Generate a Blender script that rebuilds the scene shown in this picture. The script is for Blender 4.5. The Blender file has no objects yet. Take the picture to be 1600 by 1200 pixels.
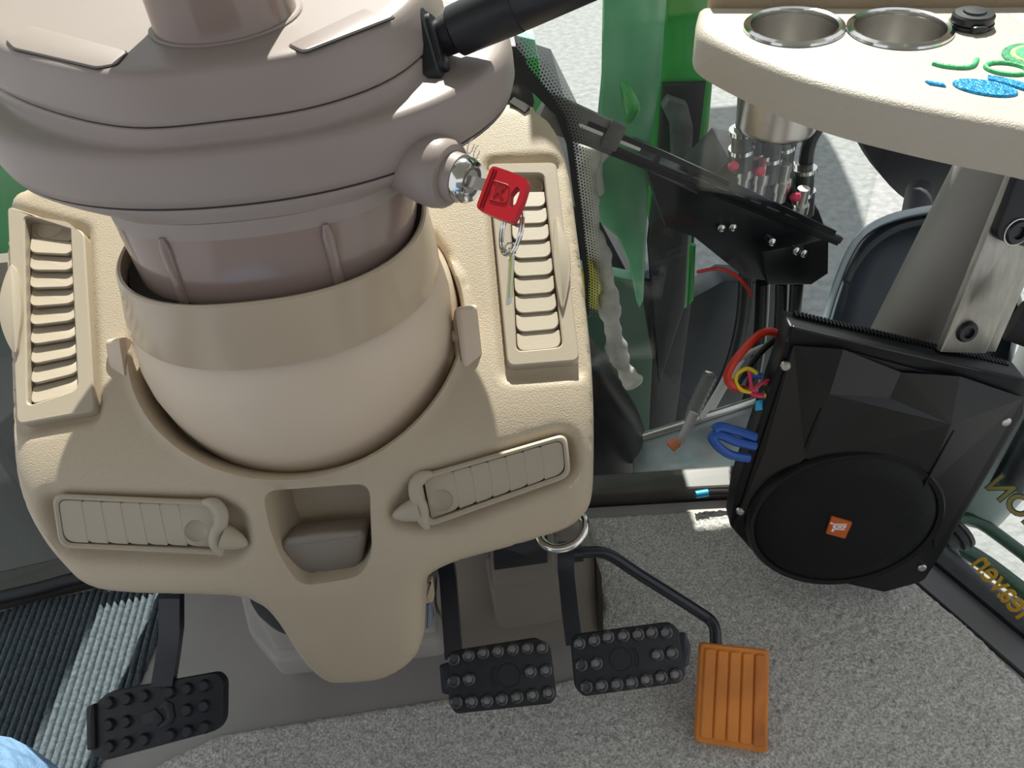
import bpy, bmesh, math, random
import numpy as np
from mathutils import Vector, Matrix
from mathutils.geometry import delaunay_2d_cdt
random.seed(7); rng = np.random.default_rng(5)
S = bpy.context.scene
COL = S.collection
PI = math.pi

# ------------------------------------------------------------------ camera
CAMZ = 0.90; PITCH = math.radians(45); ROLL = math.radians(6); FPX = 1209.0
Cc = Vector((0, 0, CAMZ))
D0 = Vector((0, math.cos(PITCH), -math.sin(PITCH)))
U0 = Vector((0, math.sin(PITCH), math.cos(PITCH)))
X0 = Vector((1, 0, 0))
RT = X0 * math.cos(ROLL) - U0 * math.sin(ROLL)
UP = U0 * math.cos(ROLL) + X0 * math.sin(ROLL)
cd = bpy.data.cameras.new('camera'); cam = bpy.data.objects.new('camera', cd); COL.objects.link(cam)
cd.sensor_fit = 'HORIZONTAL'; cd.sensor_width = 36; cd.lens = FPX / 1600 * 36
cd.clip_start = 0.01; cd.clip_end = 200
cam.matrix_world = Matrix(((RT.x, UP.x, -D0.x, Cc.x), (RT.y, UP.y, -D0.y, Cc.y), (RT.z, UP.z, -D0.z, Cc.z), (0, 0, 0, 1)))
S.camera = cam

# ------------------------------------------------------------------ light
W = bpy.data.worlds.new('world'); S.world = W; W.use_nodes = True
bg = W.node_tree.nodes['Background']
bg.inputs[0].default_value = (0.90, 0.93, 1.0, 1); bg.inputs[1].default_value = 0.95
sl = bpy.data.lights.new('sun', 'SUN'); sl.energy = 9.5; sl.angle = math.radians(0.6); sl.color = (1.0, 0.965, 0.90)
so = bpy.data.objects.new('sun', sl); COL.objects.link(so); so.location = (0.5, 4, 6)
SUN_EL, SUN_AZ = math.radians(45), math.radians(8)     # azimuth: to the right of straight ahead
sd = Vector((math.sin(SUN_AZ) * math.cos(SUN_EL), math.cos(SUN_AZ) * math.cos(SUN_EL), math.sin(SUN_EL)))
so.rotation_euler = sd.to_track_quat('Z', 'Y').to_euler()
S.view_settings.view_transform = 'Standard'; S.view_settings.look = 'None'
S.view_settings.gamma = 1; S.view_settings.use_curve_mapping = False
S.view_settings.exposure = 0.0

# ------------------------------------------------------------------ measuring helpers: a sight line to a real point
def ray(u, v): return D0 + RT * ((u - 800) / FPX) + UP * ((600 - v) / FPX)
def at(u, v, d): return Cc + ray(u, v) * d
def onz(u, v, z):
    r = ray(u, v); return Cc + r * ((z - CAMZ) / r.z)
def ony(u, v, y):
    r = ray(u, v); return Cc + r * (y / r.y)
def onpl(u, v, o, n):
    r = ray(u, v); return Cc + r * ((o - Cc).dot(n) / r.dot(n))

# ------------------------------------------------------------------ materials
def mat(name, col, rough=0.5, metal=0.0, bump=0.0, bscale=400, var=0.0, vscale=8, spec=0.5, col2=None, stretch=None, coat=0.0, bdist=0.001):
    m = bpy.data.materials.new(name); m.use_nodes = True; nt = m.node_tree; b = nt.nodes['Principled BSDF']
    b.inputs['Base Color'].default_value = (*col, 1); b.inputs['Roughness'].default_value = rough
    b.inputs['Metallic'].default_value = metal; b.inputs['Specular IOR Level'].default_value = spec
    b.inputs['Coat Weight'].default_value = coat; b.inputs['Coat Roughness'].default_value = 0.15
    tc = nt.nodes.new('ShaderNodeTexCoord'); src = tc.outputs['Object']
    if stretch:
        mp = nt.nodes.new('ShaderNodeMapping'); mp.inputs['Scale'].default_value = stretch
        nt.links.new(src, mp.inputs[0]); src = mp.outputs[0]
    if var > 0:
        n = nt.nodes.new('ShaderNodeTexNoise'); n.inputs['Scale'].default_value = vscale; n.inputs['Detail'].default_value = 5
        nt.links.new(src, n.inputs['Vector'])
        r = nt.nodes.new('ShaderNodeValToRGB')
        c2 = col2 or tuple(c * (1 - var) for c in col)
        c1 = col if col2 else tuple(min(1, c * (1 + var * .5)) for c in col)
        r.color_ramp.elements[0].color = (*c2, 1); r.color_ramp.elements[1].color = (*c1, 1)
        r.color_ramp.elements[0].position = 0.32; r.color_ramp.elements[1].position = 0.68
        nt.links.new(n.outputs['Fac'], r.inputs[0]); nt.links.new(r.outputs[0], b.inputs['Base Color'])
    if bump > 0:
        n = nt.nodes.new('ShaderNodeTexNoise'); n.inputs['Scale'].default_value = bscale; n.inputs['Detail'].default_value = 2
        nt.links.new(src, n.inputs['Vector'])
        bp = nt.nodes.new('ShaderNodeBump'); bp.inputs['Strength'].default_value = bump; bp.inputs['Distance'].default_value = bdist
        nt.links.new(n.outputs['Fac'], bp.inputs['Height']); nt.links.new(bp.outputs[0], b.inputs['Normal'])
    return m

BEIGE = mat('beige_plastic', (0.50, 0.412, 0.298), 0.5, bump=0.8, bscale=850, bdist=.0006, spec=.35, var=.05, vscale=6)
BEIGE_S = mat('beige_smooth_plastic', (0.64, 0.52, 0.40), 0.38, bump=0.06, bscale=500, bdist=.0004, spec=.4)
SLAT = mat('beige_vent_plastic', (0.43, 0.365, 0.275), 0.45, bump=0.15, bscale=500, bdist=.0005, spec=.35)
TAUPE = mat('taupe_plastic', (0.325, 0.268, 0.244), 0.42, bump=0.12, bscale=700, bdist=.0004, spec=.4)
TAUPE_G = mat('taupe_glossy_plastic', (0.29, 0.215, 0.185), 0.16, spec=.5)
COLLAR = mat('beige_glossy_plastic', (0.47, 0.375, 0.275), 0.22, spec=.5)
GROOVE = mat('dark_groove', (0.03, 0.026, 0.022), 0.8)
DARKTAUPE = mat('dark_taupe_plastic', (0.24, 0.205, 0.17), 0.5, bump=.15, bscale=600, bdist=.0004)
BLACK = mat('black_plastic', (0.012, 0.013, 0.017), 0.42, bump=.1, bscale=500, bdist=.0004)
BLACKM = mat('black_powder_coat', (0.0045, 0.0048, 0.0062), 0.42, bump=.25, bscale=900, bdist=.0003, spec=.32)
RUBBER = mat('black_rubber', (0.009, 0.0105, 0.014), 0.55, var=.3, vscale=40, bump=.15, bscale=400, bdist=.0004)
STEELPAINT = mat('black_painted_steel', (0.016, 0.018, 0.026), 0.28)
CHROME = mat('chrome', (0.75, 0.74, 0.72), 0.12, metal=1)
STEEL = mat('brushed_steel', (0.60, 0.58, 0.55), 0.28, metal=1, bump=.12, bscale=60, stretch=(1, 1, 14), bdist=.0006)
EYE = mat('black_eyelet_rim', (0.03, 0.031, 0.034), 0.22, spec=.8)
WORNSTEEL = mat('worn_eyelet_metal', (0.22, 0.21, 0.20), 0.35, metal=.8, var=.3, vscale=90)
RED = mat('red_plastic', (0.52, 0.008, 0.018), 0.35, spec=.5)
REDD = mat('red_plastic_line', (0.30, 0.003, 0.008), 0.4)
ORANGE = mat('orange_rubber', (0.72, 0.235, 0.03), 0.5, var=.22, vscale=18, bump=.15, bscale=300, bdist=.0005)
ORANGE_D = mat('orange_rubber_worn', (0.66, 0.20, 0.025), 0.5, var=.35, vscale=25)
CREAM = mat('cream_vinyl', (0.55, 0.495, 0.415), 0.5, bump=.7, bscale=700, bdist=.0008, spec=.35)
GREYPOST = mat('grey_painted_metal', (0.42, 0.395, 0.365), 0.45, var=.2, vscale=7, stretch=(1, 1, .4), spec=.5)
ALU = mat('brushed_aluminium', (0.46, 0.44, 0.40), 0.38, metal=.75, bump=.15, bscale=40, stretch=(18, 18, 1), bdist=.0006, var=.15, vscale=10)
GREEN = mat('green_paint', (0.03, 0.31, 0.055), 0.3, var=.3, vscale=9, spec=.5, coat=.3)
GREEN_D = mat('dark_green_paint', (0.008, 0.06, 0.03), 0.35, var=.4, vscale=6)
GREEN_T = mat('teal_green_paint', (0.03, 0.36, 0.19), 0.35, var=.3, vscale=14)
TYRE = mat('dusty_tyre_rubber', (0.016, 0.018, 0.023), 0.62, var=.5, vscale=8)
ENGINE = mat('black_engine_metal', (0.012, 0.014, 0.017), 0.35, var=.5, vscale=15)
HOSE = mat('black_hose_rubber', (0.013, 0.014, 0.015), 0.34)
DUSTY = mat('pale_dusty_metal', (0.50, 0.49, 0.43), 0.6, var=.55, vscale=16)
GRAVEL = mat('white_gravel', (0.285, 0.29, 0.285), 0.9, var=.22, vscale=24, bump=.5, bscale=40, bdist=.01)
FLOORP = mat('grey_floor_plate', (0.31, 0.29, 0.275), 0.5, var=.18, vscale=4, bump=.1, bscale=200, bdist=.0005)
TUNNEL = mat('grey_brown_moulding', (0.24, 0.21, 0.175), 0.5, var=.1, vscale=5, bump=.2, bscale=500, bdist=.0004)
CARPET = mat('grey_carpet_pile', (0.62, 0.595, 0.555), 0.95, var=.5, vscale=380, bump=.6, bscale=800, spec=.05, bdist=.002)
MATT = mat('blue_grey_ribbed_carpet', (0.13, 0.158, 0.178), 0.95, var=.25, vscale=260, bump=.3, bscale=500, spec=.05, bdist=.002)
FILL = mat('yellow_metal', (0.55, 0.50, 0.02), 0.4)
BLUEW = mat('blue_insulation', (0.02, 0.10, 0.42), 0.4)
CYAN = mat('light_blue_plastic', (0.02, 0.42, 0.72), 0.4)
REDW = mat('red_cable_jacket', (0.62, 0.03, 0.012), 0.3)
PINKW = mat('pink_red_insulation', (0.62, 0.03, 0.09), 0.4)
YELW = mat('yellow_insulation', (0.75, 0.60, 0.02), 0.4)
WHITEW = mat('pale_grey_jacket', (0.55, 0.56, 0.54), 0.4)
BRASS = mat('brass', (0.45, 0.30, 0.12), 0.35, metal=.8)
GOLD = mat('gold_letter_film', (0.80, 0.45, 0.03), 0.45)
OLIVE = mat('olive_gold_letter_film', (0.42, 0.36, 0.12), 0.45)
LETEDGE = mat('dark_green_letter_edge', (0.04, 0.12, 0.08), 0.5)
THREADG = mat('green_embroidery', (0.07, 0.55, 0.20), 0.6, bump=.8, bscale=500, var=.3, vscale=200)
THREADD = mat('deep_green_embroidery', (0.02, 0.30, 0.12), 0.6, bump=.8, bscale=500, var=.3, vscale=200)
THREADY = mat('pale_green_embroidery', (0.45, 0.62, 0.25), 0.6, bump=.6, bscale=500)
THREADB = mat('bright_blue_metallic_embroidery', (0.015, 0.32, 0.66), 0.35, metal=.25, bump=1, bscale=420, var=.55, vscale=260)
DENIM = mat('light_blue_denim', (0.20, 0.34, 0.54), 0.85, var=.3, vscale=120, bump=.4, bscale=700, spec=.1)
LOGO = mat('orange_badge', (0.58, 0.11, 0.01), 0.4)
WHITE = mat('white_print', (0.82, 0.80, 0.78), 0.5)
TAGG = mat('lime_print', (0.55, 0.68, 0.03), 0.4)
CEIL = mat('grey_headliner', (0.42, 0.40, 0.36), 0.9)
BLUEGREY = mat('blue_grey_weathered_plastic', (0.24, 0.28, 0.34), 0.4, var=.25, vscale=6)

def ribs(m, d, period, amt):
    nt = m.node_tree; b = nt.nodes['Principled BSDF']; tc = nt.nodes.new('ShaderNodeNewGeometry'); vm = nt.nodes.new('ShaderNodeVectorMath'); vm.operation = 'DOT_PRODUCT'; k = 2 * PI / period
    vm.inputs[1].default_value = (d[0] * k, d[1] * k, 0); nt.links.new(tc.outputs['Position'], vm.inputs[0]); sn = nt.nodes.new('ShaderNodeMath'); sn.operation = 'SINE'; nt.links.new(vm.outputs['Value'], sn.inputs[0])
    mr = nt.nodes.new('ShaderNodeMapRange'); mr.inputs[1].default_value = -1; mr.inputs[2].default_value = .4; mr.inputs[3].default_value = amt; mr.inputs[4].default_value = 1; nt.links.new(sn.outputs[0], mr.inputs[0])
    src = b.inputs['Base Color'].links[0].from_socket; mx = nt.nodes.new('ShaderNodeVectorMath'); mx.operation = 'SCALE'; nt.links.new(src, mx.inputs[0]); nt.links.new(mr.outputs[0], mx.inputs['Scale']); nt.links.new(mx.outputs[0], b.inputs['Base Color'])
def glassmat(name, tint=(0.93, 0.98, 0.95), refl=1.0):
    m = bpy.data.materials.new(name); m.use_nodes = True; nt = m.node_tree; nt.nodes.clear()
    o = nt.nodes.new('ShaderNodeOutputMaterial'); t = nt.nodes.new('ShaderNodeBsdfTransparent'); t.inputs[0].default_value = (*tint, 1)
    g = nt.nodes.new('ShaderNodeBsdfGlossy'); g.inputs['Roughness'].default_value = 0.02
    lw = nt.nodes.new('ShaderNodeLayerWeight'); lw.inputs[0].default_value = 0.5       # 'Facing' is the same from both sides of a pane
    pw = nt.nodes.new('ShaderNodeMath'); pw.operation = 'POWER'; pw.inputs[1].default_value = 5.0
    f = nt.nodes.new('ShaderNodeMath'); f.operation = 'MULTIPLY_ADD'; f.inputs[1].default_value = 0.9 * refl; f.inputs[2].default_value = 0.03 * refl
    nt.links.new(lw.outputs['Facing'], pw.inputs[0]); nt.links.new(pw.outputs[0], f.inputs[0])
    x = nt.nodes.new('ShaderNodeMixShader')
    nt.links.new(f.outputs[0], x.inputs[0]); nt.links.new(t.outputs[0], x.inputs[1]); nt.links.new(g.outputs[0], x.inputs[2]); nt.links.new(x.outputs[0], o.inputs[0])
    return m
GLASS = glassmat('window_glass', (0.945, 0.965, 0.955))
CLEAR = glassmat('clear_lens', (0.9, 0.92, 0.93))

# ------------------------------------------------------------------ object helpers
def worldloc(o):
    p = Vector((0, 0, 0))
    while o: p += o.location; o = o.parent
    return p
def tag(o, label=None, cat=None, group=None, kind=None):
    if label: o['label'] = label
    if cat: o['category'] = cat
    if group: o['group'] = group
    if kind: o['kind'] = kind
    return o
def empty(name, loc, label, cat, group=None):
    o = bpy.data.objects.new(name, None); COL.objects.link(o); o.location = Vector(loc); o.empty_display_size = .05
    return tag(o, label, cat, group)
def obj(name, verts, faces, m, parent=None, smooth=True, ang=38, mats=None, fmat=None):
    verts = [Vector(v) for v in verts]
    if parent: L = worldloc(parent)
    else:
        A = np.array([tuple(v) for v in verts]); mn, mx = A.min(0), A.max(0); L = Vector(((mn[0] + mx[0]) / 2, (mn[1] + mx[1]) / 2, mn[2]))
    me = bpy.data.meshes.new(name); me.from_pydata([v - L for v in verts], [], [tuple(f) for f in faces])
    bm = bmesh.new(); bm.from_mesh(me)
    bmesh.ops.recalc_face_normals(bm, faces=bm.faces); bm.to_mesh(me); bm.free()
    me.materials.append(m)
    if mats:
        for q in mats: me.materials.append(q)
        me.polygons.foreach_set('material_index', fmat)
    if smooth:
        me.polygons.foreach_set('use_smooth', [True] * len(me.polygons)); me.set_sharp_from_angle(angle=math.radians(ang))
    o = bpy.data.objects.new(name, me); COL.objects.link(o)
    if parent: o.parent = parent
    else: o.location = L
    return o
class MB:                                       # collects shapes that make up ONE mesh
    def __init__(s): s.v = []; s.f = []
    def add(s, v, f):
        n = len(s.v); s.v += [Vector(p) for p in v]; s.f += [tuple(i + n for i in q) for q in f]; return s
    def build(s, name, m, parent=None, **k): return obj(name, s.v, s.f, m, parent, **k)
class Fr:
    def __init__(s, o, ex, ey, ez=None):
        s.o = Vector(o); s.x = Vector(ex).normalized(); e = Vector(ey); e = e - s.x * e.dot(s.x); s.y = e.normalized(); s.z = s.x.cross(s.y)
        if ez is not None and s.z.dot(Vector(ez)) < 0: s.z = -s.z
    def __call__(s, a, b, c=0.0): return s.o + s.x * a + s.y * b + s.z * c
    def inv(s, p): q = Vector(p) - s.o; return (q.dot(s.x), q.dot(s.y), q.dot(s.z))
    def pix(s, u, v, h=0.0):                     # the point of this frame's plane (raised by h) on the sight line u, v
        r = ray(u, v); o = s.o + s.z * h; p = Cc + r * ((o - Cc).dot(s.z) / r.dot(s.z)); q = s.inv(p); return (q[0], q[1])
def rrect(w, h, r, n=5, cx=0, cy=0):
    out = []
    for sx, sy, a0 in ((1, 1, 0), (-1, 1, 90), (-1, -1, 180), (1, -1, 270)):
        for i in range(n + 1):
            a = math.radians(a0 + 90 * i / n); out.append((cx + sx * (w / 2 - r) + r * math.cos(a), cy + sy * (h / 2 - r) + r * math.sin(a)))
    return out
def rpoly(pts, r, n=5):                          # polygon with rounded corners
    out = []; N = len(pts); rr = r if isinstance(r, (list, tuple)) else [r] * N
    for i in range(N):
        p = np.array(pts[i][:2]); a = np.array(pts[i - 1][:2]); b = np.array(pts[(i + 1) % N][:2])
        da = a - p; db = b - p; la, lb = np.linalg.norm(da), np.linalg.norm(db)
        t = min(rr[i], la * .48, lb * .48); s = p + da / la * t; e = p + db / lb * t
        for k in range(n + 1):
            q = k / n; out.append(tuple((1 - q) ** 2 * s + 2 * q * (1 - q) * p + q * q * e))
    return out
def inset(pts, d):                               # offset a closed outline inwards
    P = np.array(pts); N = len(P); A = sum(P[i - 1][0] * P[i][1] - P[i][0] * P[i - 1][1] for i in range(N))
    sg = 1 if A > 0 else -1; out = []
    for i in range(N):
        e1 = P[i] - P[i - 1]; e2 = P[(i + 1) % N] - P[i]
        n1 = np.array((-e1[1], e1[0])) * sg; n2 = np.array((-e2[1], e2[0])) * sg
        n = n1 / (np.linalg.norm(n1) + 1e-12) + n2 / (np.linalg.norm(n2) + 1e-12); l = np.linalg.norm(n)
        n = n / max(l, 1e-9); c = max(.5, l / 2); out.append(tuple(P[i] + n * d / c))
    return out
def prism_vf(pts, fr, h0, h1, bev=0.0, seg=2):
    N = len(pts); loops = [(pts, h0)]
    if bev > 0:
        loops.append((pts, h1 - bev if h1 > h0 else h1 + bev)); sg = 1 if h1 > h0 else -1
        for k in range(1, seg + 1):
            a = PI / 2 * k / seg; loops.append((inset(pts, bev * (1 - math.cos(a))), h1 - sg * bev * (1 - math.sin(a))))
    else: loops.append((pts, h1))
    v = [fr(p[0], p[1], h) for L, h in loops for p in L]; f = []
    for k in range(len(loops) - 1):
        for i in range(N): j = (i + 1) % N; f.append((k * N + i, k * N + j, (k + 1) * N + j, (k + 1) * N + i))
    f.append(tuple(range(N))[::-1]); f.append(tuple((len(loops) - 1) * N + i for i in range(N)))
    return v, f
def prism(name, pts, fr, h0, h1, m, parent=None, bev=0.0, seg=2, **k):
    v, f = prism_vf(pts, fr, h0, h1, bev, seg); return obj(name, v, f, m, parent, **k)
def ringprism_vf(o, i, fr, h0, h1, bev=0.0):     # plate with a hole: both outlines with the same number of points
    N = len(o); loops = [(o, h0), (o, h1 - bev), (inset(o, bev), h1), (inset(i, -bev), h1), (i, h1 - bev), (i, h0)]
    v = [fr(p[0], p[1], h) for L, h in loops for p in L]; f = []
    for k in range(6):
        for a in range(N): b = (a + 1) % N; k2 = (k + 1) % 6; f.append((k * N + a, k * N + b, k2 * N + b, k2 * N + a))
    return v, f
def catmull(P, n=8, closed=False):
    P = [np.array(tuple(p), float) for p in P]; out = []; N = len(P); R = range(N if closed else N - 1)
    for i in R:
        if closed: a, b, c, d = P[i - 1], P[i], P[(i + 1) % N], P[(i + 2) % N]
        else: a, b, c, d = P[max(i - 1, 0)], P[i], P[i + 1], P[min(i + 2, N - 1)]
        for k in range(n):
            t = k / n; out.append(.5 * (2 * b + (c - a) * t + (2 * a - 5 * b + 4 * c - d) * t * t + (3 * b - a - 3 * c + d) * t ** 3))
    if not closed: out.append(P[-1])
    return out
def tube_vf(path, r, n=10, cap=True, closed=False):
    P = [Vector(p) for p in path]; N = len(P); rr = r if isinstance(r, (list, tuple)) else [r] * N
    v = []; f = []; t0 = (P[1] - P[0]).normalized(); nv = t0.orthogonal().normalized()
    for i in range(N):
        if closed: t = (P[(i + 1) % N] - P[i - 1]).normalized()
        else: t = (P[min(i + 1, N - 1)] - P[max(i - 1, 0)]).normalized()
        nv = (nv - t * nv.dot(t)).normalized(); bn = t.cross(nv)
        for k in range(n): a = 2 * PI * k / n; v.append(P[i] + (nv * math.cos(a) + bn * math.sin(a)) * rr[i])
    for i in range(N if closed else N - 1):
        for k in range(n): j = (i + 1) % N; f.append((i * n + k, i * n + (k + 1) % n, j * n + (k + 1) % n, j * n + k))
    if cap and not closed: f.append(tuple(range(n))[::-1]); f.append(tuple((N - 1) * n + k for k in range(n)))
    return v, f
def tube(name, path, r, m, parent=None, n=10, smooth_path=0, closed=False, **k):
    if smooth_path:
        if isinstance(r, (list, tuple)): r = list(np.interp(np.linspace(0, len(r) - 1, (len(path) - 1) * smooth_path + 1), range(len(r)), r))
        path = catmull(path, smooth_path, closed)
    v, f = tube_vf(path, r, n, closed=closed); return obj(name, v, f, m, parent, **k)
def lathe_vf(prof, fr, n=32, closed=False, cap0=True):      # prof: (radius, height) about the frame's z
    v = []; f = []; N = len(prof)
    for r, h in prof:
        for k in range(n): a = 2 * PI * k / n; v.append(fr(r * math.cos(a), r * math.sin(a), h))
    for i in range(N if closed else N - 1):
        for k in range(n): j = (i + 1) % N; f.append((i * n + k, i * n + (k + 1) % n, j * n + (k + 1) % n, j * n + k))
    if not closed:
        if cap0 and prof[0][0] > 1e-6: f.append(tuple(range(n))[::-1])
        if (cap0 or prof[-1][1] < -1) and prof[-1][0] > 1e-6: f.append(tuple((N - 1) * n + k for k in range(n)))
    return v, f
def lathe(name, prof, fr, m, parent=None, n=32, closed=False, cap0=True, **k):
    v, f = lathe_vf(prof, fr, n, closed, cap0); return obj(name, v, f, m, parent, **k)
def loft_vf(rings, cap0=True, cap1=True):
    n = len(rings[0]); v = [Vector(p) for r in rings for p in r]; f = []
    for i in range(len(rings) - 1):
        for k in range(n): f.append((i * n + k, i * n + (k + 1) % n, (i + 1) * n + (k + 1) % n, (i + 1) * n + k))
    if cap0: f.append(tuple(range(n))[::-1])
    if cap1: f.append(tuple((len(rings) - 1) * n + k for k in range(n)))
    return v, f
def loft(name, rings, m, parent=None, cap0=True, cap1=True, **k):
    v, f = loft_vf(rings, cap0, cap1); return obj(name, v, f, m, parent, **k)
def box_vf(fr, a, b, c, bev=0.0):
    if bev: return prism_vf(rrect(a[1] - a[0], b[1] - b[0], bev, 3, (a[0] + a[1]) / 2, (b[0] + b[1]) / 2), fr, c[0], c[1], bev, 2)
    v = [fr(x, y, z) for z in c for y in b for x in a]
    return v, [(0, 1, 3, 2), (4, 6, 7, 5), (0, 4, 5, 1), (2, 3, 7, 6), (0, 2, 6, 4), (1, 5, 7, 3)]
def box(name, fr, a, b, c, m, parent=None, bev=0.0, **k):
    v, f = box_vf(fr, a, b, c, bev); return obj(name, v, f, m, parent, **k)
def text_vf(s, fr, size, ext=0.0004, mirror=False, off=0.0, shear=0.0, sx=1.0):
    cu = bpy.data.curves.new('t', 'FONT'); cu.body = s; cu.size = size; cu.extrude = ext; cu.align_x = 'LEFT'; cu.offset = off; cu.shear = shear; cu.resolution_u = 4
    o = bpy.data.objects.new('t', cu); COL.objects.link(o); dg = bpy.context.evaluated_depsgraph_get(); me = bpy.data.meshes.new_from_object(o.evaluated_get(dg))
    v = [fr((-1 if mirror else 1) * sx * q.co.x, q.co.y, q.co.z) for q in me.vertices]; f = [tuple(p.vertices) for p in me.polygons]
    bpy.data.objects.remove(o); bpy.data.curves.remove(cu); bpy.data.meshes.remove(me)
    return v, f
WORLD = Fr((0, 0, 0), (1, 0, 0), (0, 1, 0))
# points given as (u, v, depth) triples
def ats(L): return [at(*p) for p in L]

# ================================================================== SETTING
GZ = -1.25
def struct(o): return tag(o, kind='structure')
SILL0 = mat('dark_brown_sill', (0.10, 0.09, 0.08), 0.45, var=.2, vscale=9)
# floor plate of the cab (bare grey plate shows left of the carpet)
fl = [(-1.05, -.9), (.80, -.9), (.72, 0), (.56, .31), (.405, .615), (.28, .628), (.07, .64), (-.20, .64), (-.55, .60), (-.80, .56), (-1.05, .50)]
struct(prism('floor', fl, WORLD, -.05, 0, FLOORP, smooth=False))
# front sill
p = [(-.80, .572), (-.55, .61), (-.20, .648), (.07, .648), (.28, .634), (.405, .622), (.405, .668), (.28, .672), (.07, .682), (-.20, .682), (-.55, .65), (-.80, .61)]
struct(prism('trim_1', p, WORLD, -.05, .022, SILL0, bev=.004, smooth=False))
struct(box('wall_front', WORLD, (-.488, .05), (.632, .648), (0, .50), TUNNEL, smooth=False))
# front glass: leans away towards the top
GO = Vector((0, .652, .02)); GN = Vector((0.03, -1, .20)).normalized()
GFR = Fr(GO, Vector((1, .03, 0)), GN.cross(Vector((1, .03, 0))), None)
if GFR.y.z < 0: GFR = Fr(GO, Vector((1, .03, 0)), -GFR.y)
gl = prism('window_1', [(-.62, 0), (.40, 0), (.50, 1.35), (-.72, 1.35)], GFR, -.004, .004, GLASS, smooth=False); struct(gl)
# left front corner glass
LFR = Fr(Vector((-.62, .628, .02)), Vector((-1, -.30, 0)), Vector((-.05, .2, 1)))
struct(prism('window_2', [(0.012, 0), (.55, 0), (.6, 1.35), (0.012, 1.35)], LFR, -.004, .004, GLASS, smooth=False))
# right side: sill, seal and door glass
RA = Vector((.412, .602, 0)); RB = Vector((.70, .05, 0)); RD = (RB - RA).normalized(); RN = Vector((RD.y, -RD.x, 0))
if RN.x < 0: RN = -RN
RW = Fr(RA, RD, Vector((0, 0, 1)))
def rw(a, b, c): return RA + RD * a + RN * b + Vector((0, 0, c))
def rbar(name, a0, a1, b0, b1, c0, c1, m, parent=None, **k):
    return obj(name, [rw(a, b, c) for c in (c0, c1) for b in (b0, b1) for a in (a0, a1)], [(0, 1, 3, 2), (4, 6, 7, 5), (0, 4, 5, 1), (2, 3, 7, 6), (0, 2, 6, 4), (1, 5, 7, 3)], m, parent, smooth=False, **k)
SILL = mat('grey_sill_paint', (0.13, 0.13, 0.135), 0.45, var=.15, vscale=9)
struct(rbar('trim_2', -.02, .9, 0, .036, -.06, .004, SILL))
struct(rbar('trim_3', -.02, .9, .036, .052, -.06, .012, RUBBER))
struct(rbar('window_3', .03, .9, .043, .048, .012, 1.35, GLASS))
# roof and rear of the cab, above and behind the viewer
struct(box('ceiling', WORLD, (-1.0, .95), (-.9, .97), (1.52, 1.60), CEIL, smooth=False))
struct(box('wall_rear', WORLD, (-1.05, .90), (-.98, -.90), (-.05, 1.05), CEIL, smooth=False))
# ground outside
struct(obj('ground', [(-14, -6, GZ), (14, -6, GZ), (14, 26, GZ), (-14, 26, GZ)], [(0, 1, 2, 3)], GRAVEL, smooth=False))

# ================================================================== DASH CONSOLE
PROF = [(.288, .09), (.30, .14), (.315, .20), (.33, .28), (.36, .36), (.42, .43), (.52, .48), (.62, .525), (.72, .565), (.80, .585), (.86, .592)]
pf = np.array(catmull(PROF, 10)); seg = np.linalg.norm(np.diff(pf, axis=0), axis=1); ss = np.concatenate([[0], np.cumsum(seg)])
tg = np.gradient(pf, ss, axis=0); tg /= np.linalg.norm(tg, axis=1)[:, None]; nrm = np.stack([-tg[:, 1], tg[:, 0]], 1)
def con(X, s, h=0.0):
    y = np.interp(s, ss, pf[:, 0]); z = np.interp(s, ss, pf[:, 1]); ny = np.interp(s, ss, nrm[:, 0]); nz = np.interp(s, ss, nrm[:, 1])
    l = math.hypot(ny, nz); return Vector((X, y + h * ny / l, z + h * nz / l))
def con_n(s):
    n = Vector((0, np.interp(s, ss, nrm[:, 0]), np.interp(s, ss, nrm[:, 1]))); return n.normalized()
def con_t(s):
    n = con_n(s); return Vector((0, n.z, -n.y))
def on_con(u, v, h=0.0):                       # (x, s) where the sight line meets the console surface raised by h
    r = ray(u, v); Q = pf + h * nrm; g = r.y * (Q[:, 1] - CAMZ) - r.z * Q[:, 0]
    for i in range(len(Q) - 1):
        if g[i] * g[i + 1] <= 0 and g[i] != g[i + 1]:
            t = g[i] / (g[i] - g[i + 1]); s = ss[i] + t * (ss[i + 1] - ss[i]); y = Q[i, 0] + t * (Q[i + 1, 0] - Q[i, 0])
            return (r.x * y / r.y, float(s))
    return None
def oc(L, h=0.0): return [on_con(u, v, h) for u, v in L]
XC = -.178
console = empty('dashboard_console', con(XC, 0.02), 'beige plastic dashboard console with four air vents around the steering column', 'console')
right_px = [(663, 930), (700, 896), (800, 866), (880, 840), (913, 817), (928, 787), (931, 700), (926, 560), (915, 450), (900, 330), (887, 240), (868, 190), (842, 165)]
left_px = [(12, 296), (2, 330), (-3, 400), (0, 480), (5, 620), (15, 760), (45, 835), (85, 890), (130, 928), (200, 940), (350, 945), (398, 958), (430, 990), (470, 1050), (502, 1077), (535, 1081), (600, 1074), (645, 1048), (662, 1010)]
R_ = oc(right_px); L_ = oc(left_px); s_top = on_con(815, 152)[1]
out = L_ + R_ + [(R_[-1][0] - .03, s_top + .004), (XC, s_top + .012), (2 * XC - R_[-1][0] + .02, s_top)] + [(2 * XC - q[0] - .008, q[1]) for q in R_[::-1][:2]]
OUT = [tuple(q) for q in catmull(out, 5, True)]
HC = (XC, on_con(445, 742)[1] + .128); HOLE = [(HC[0] + .142 * math.cos(a), HC[1] + .130 * math.sin(a)) for a in np.linspace(0, 2 * PI, 96, endpoint=False)]
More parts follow.
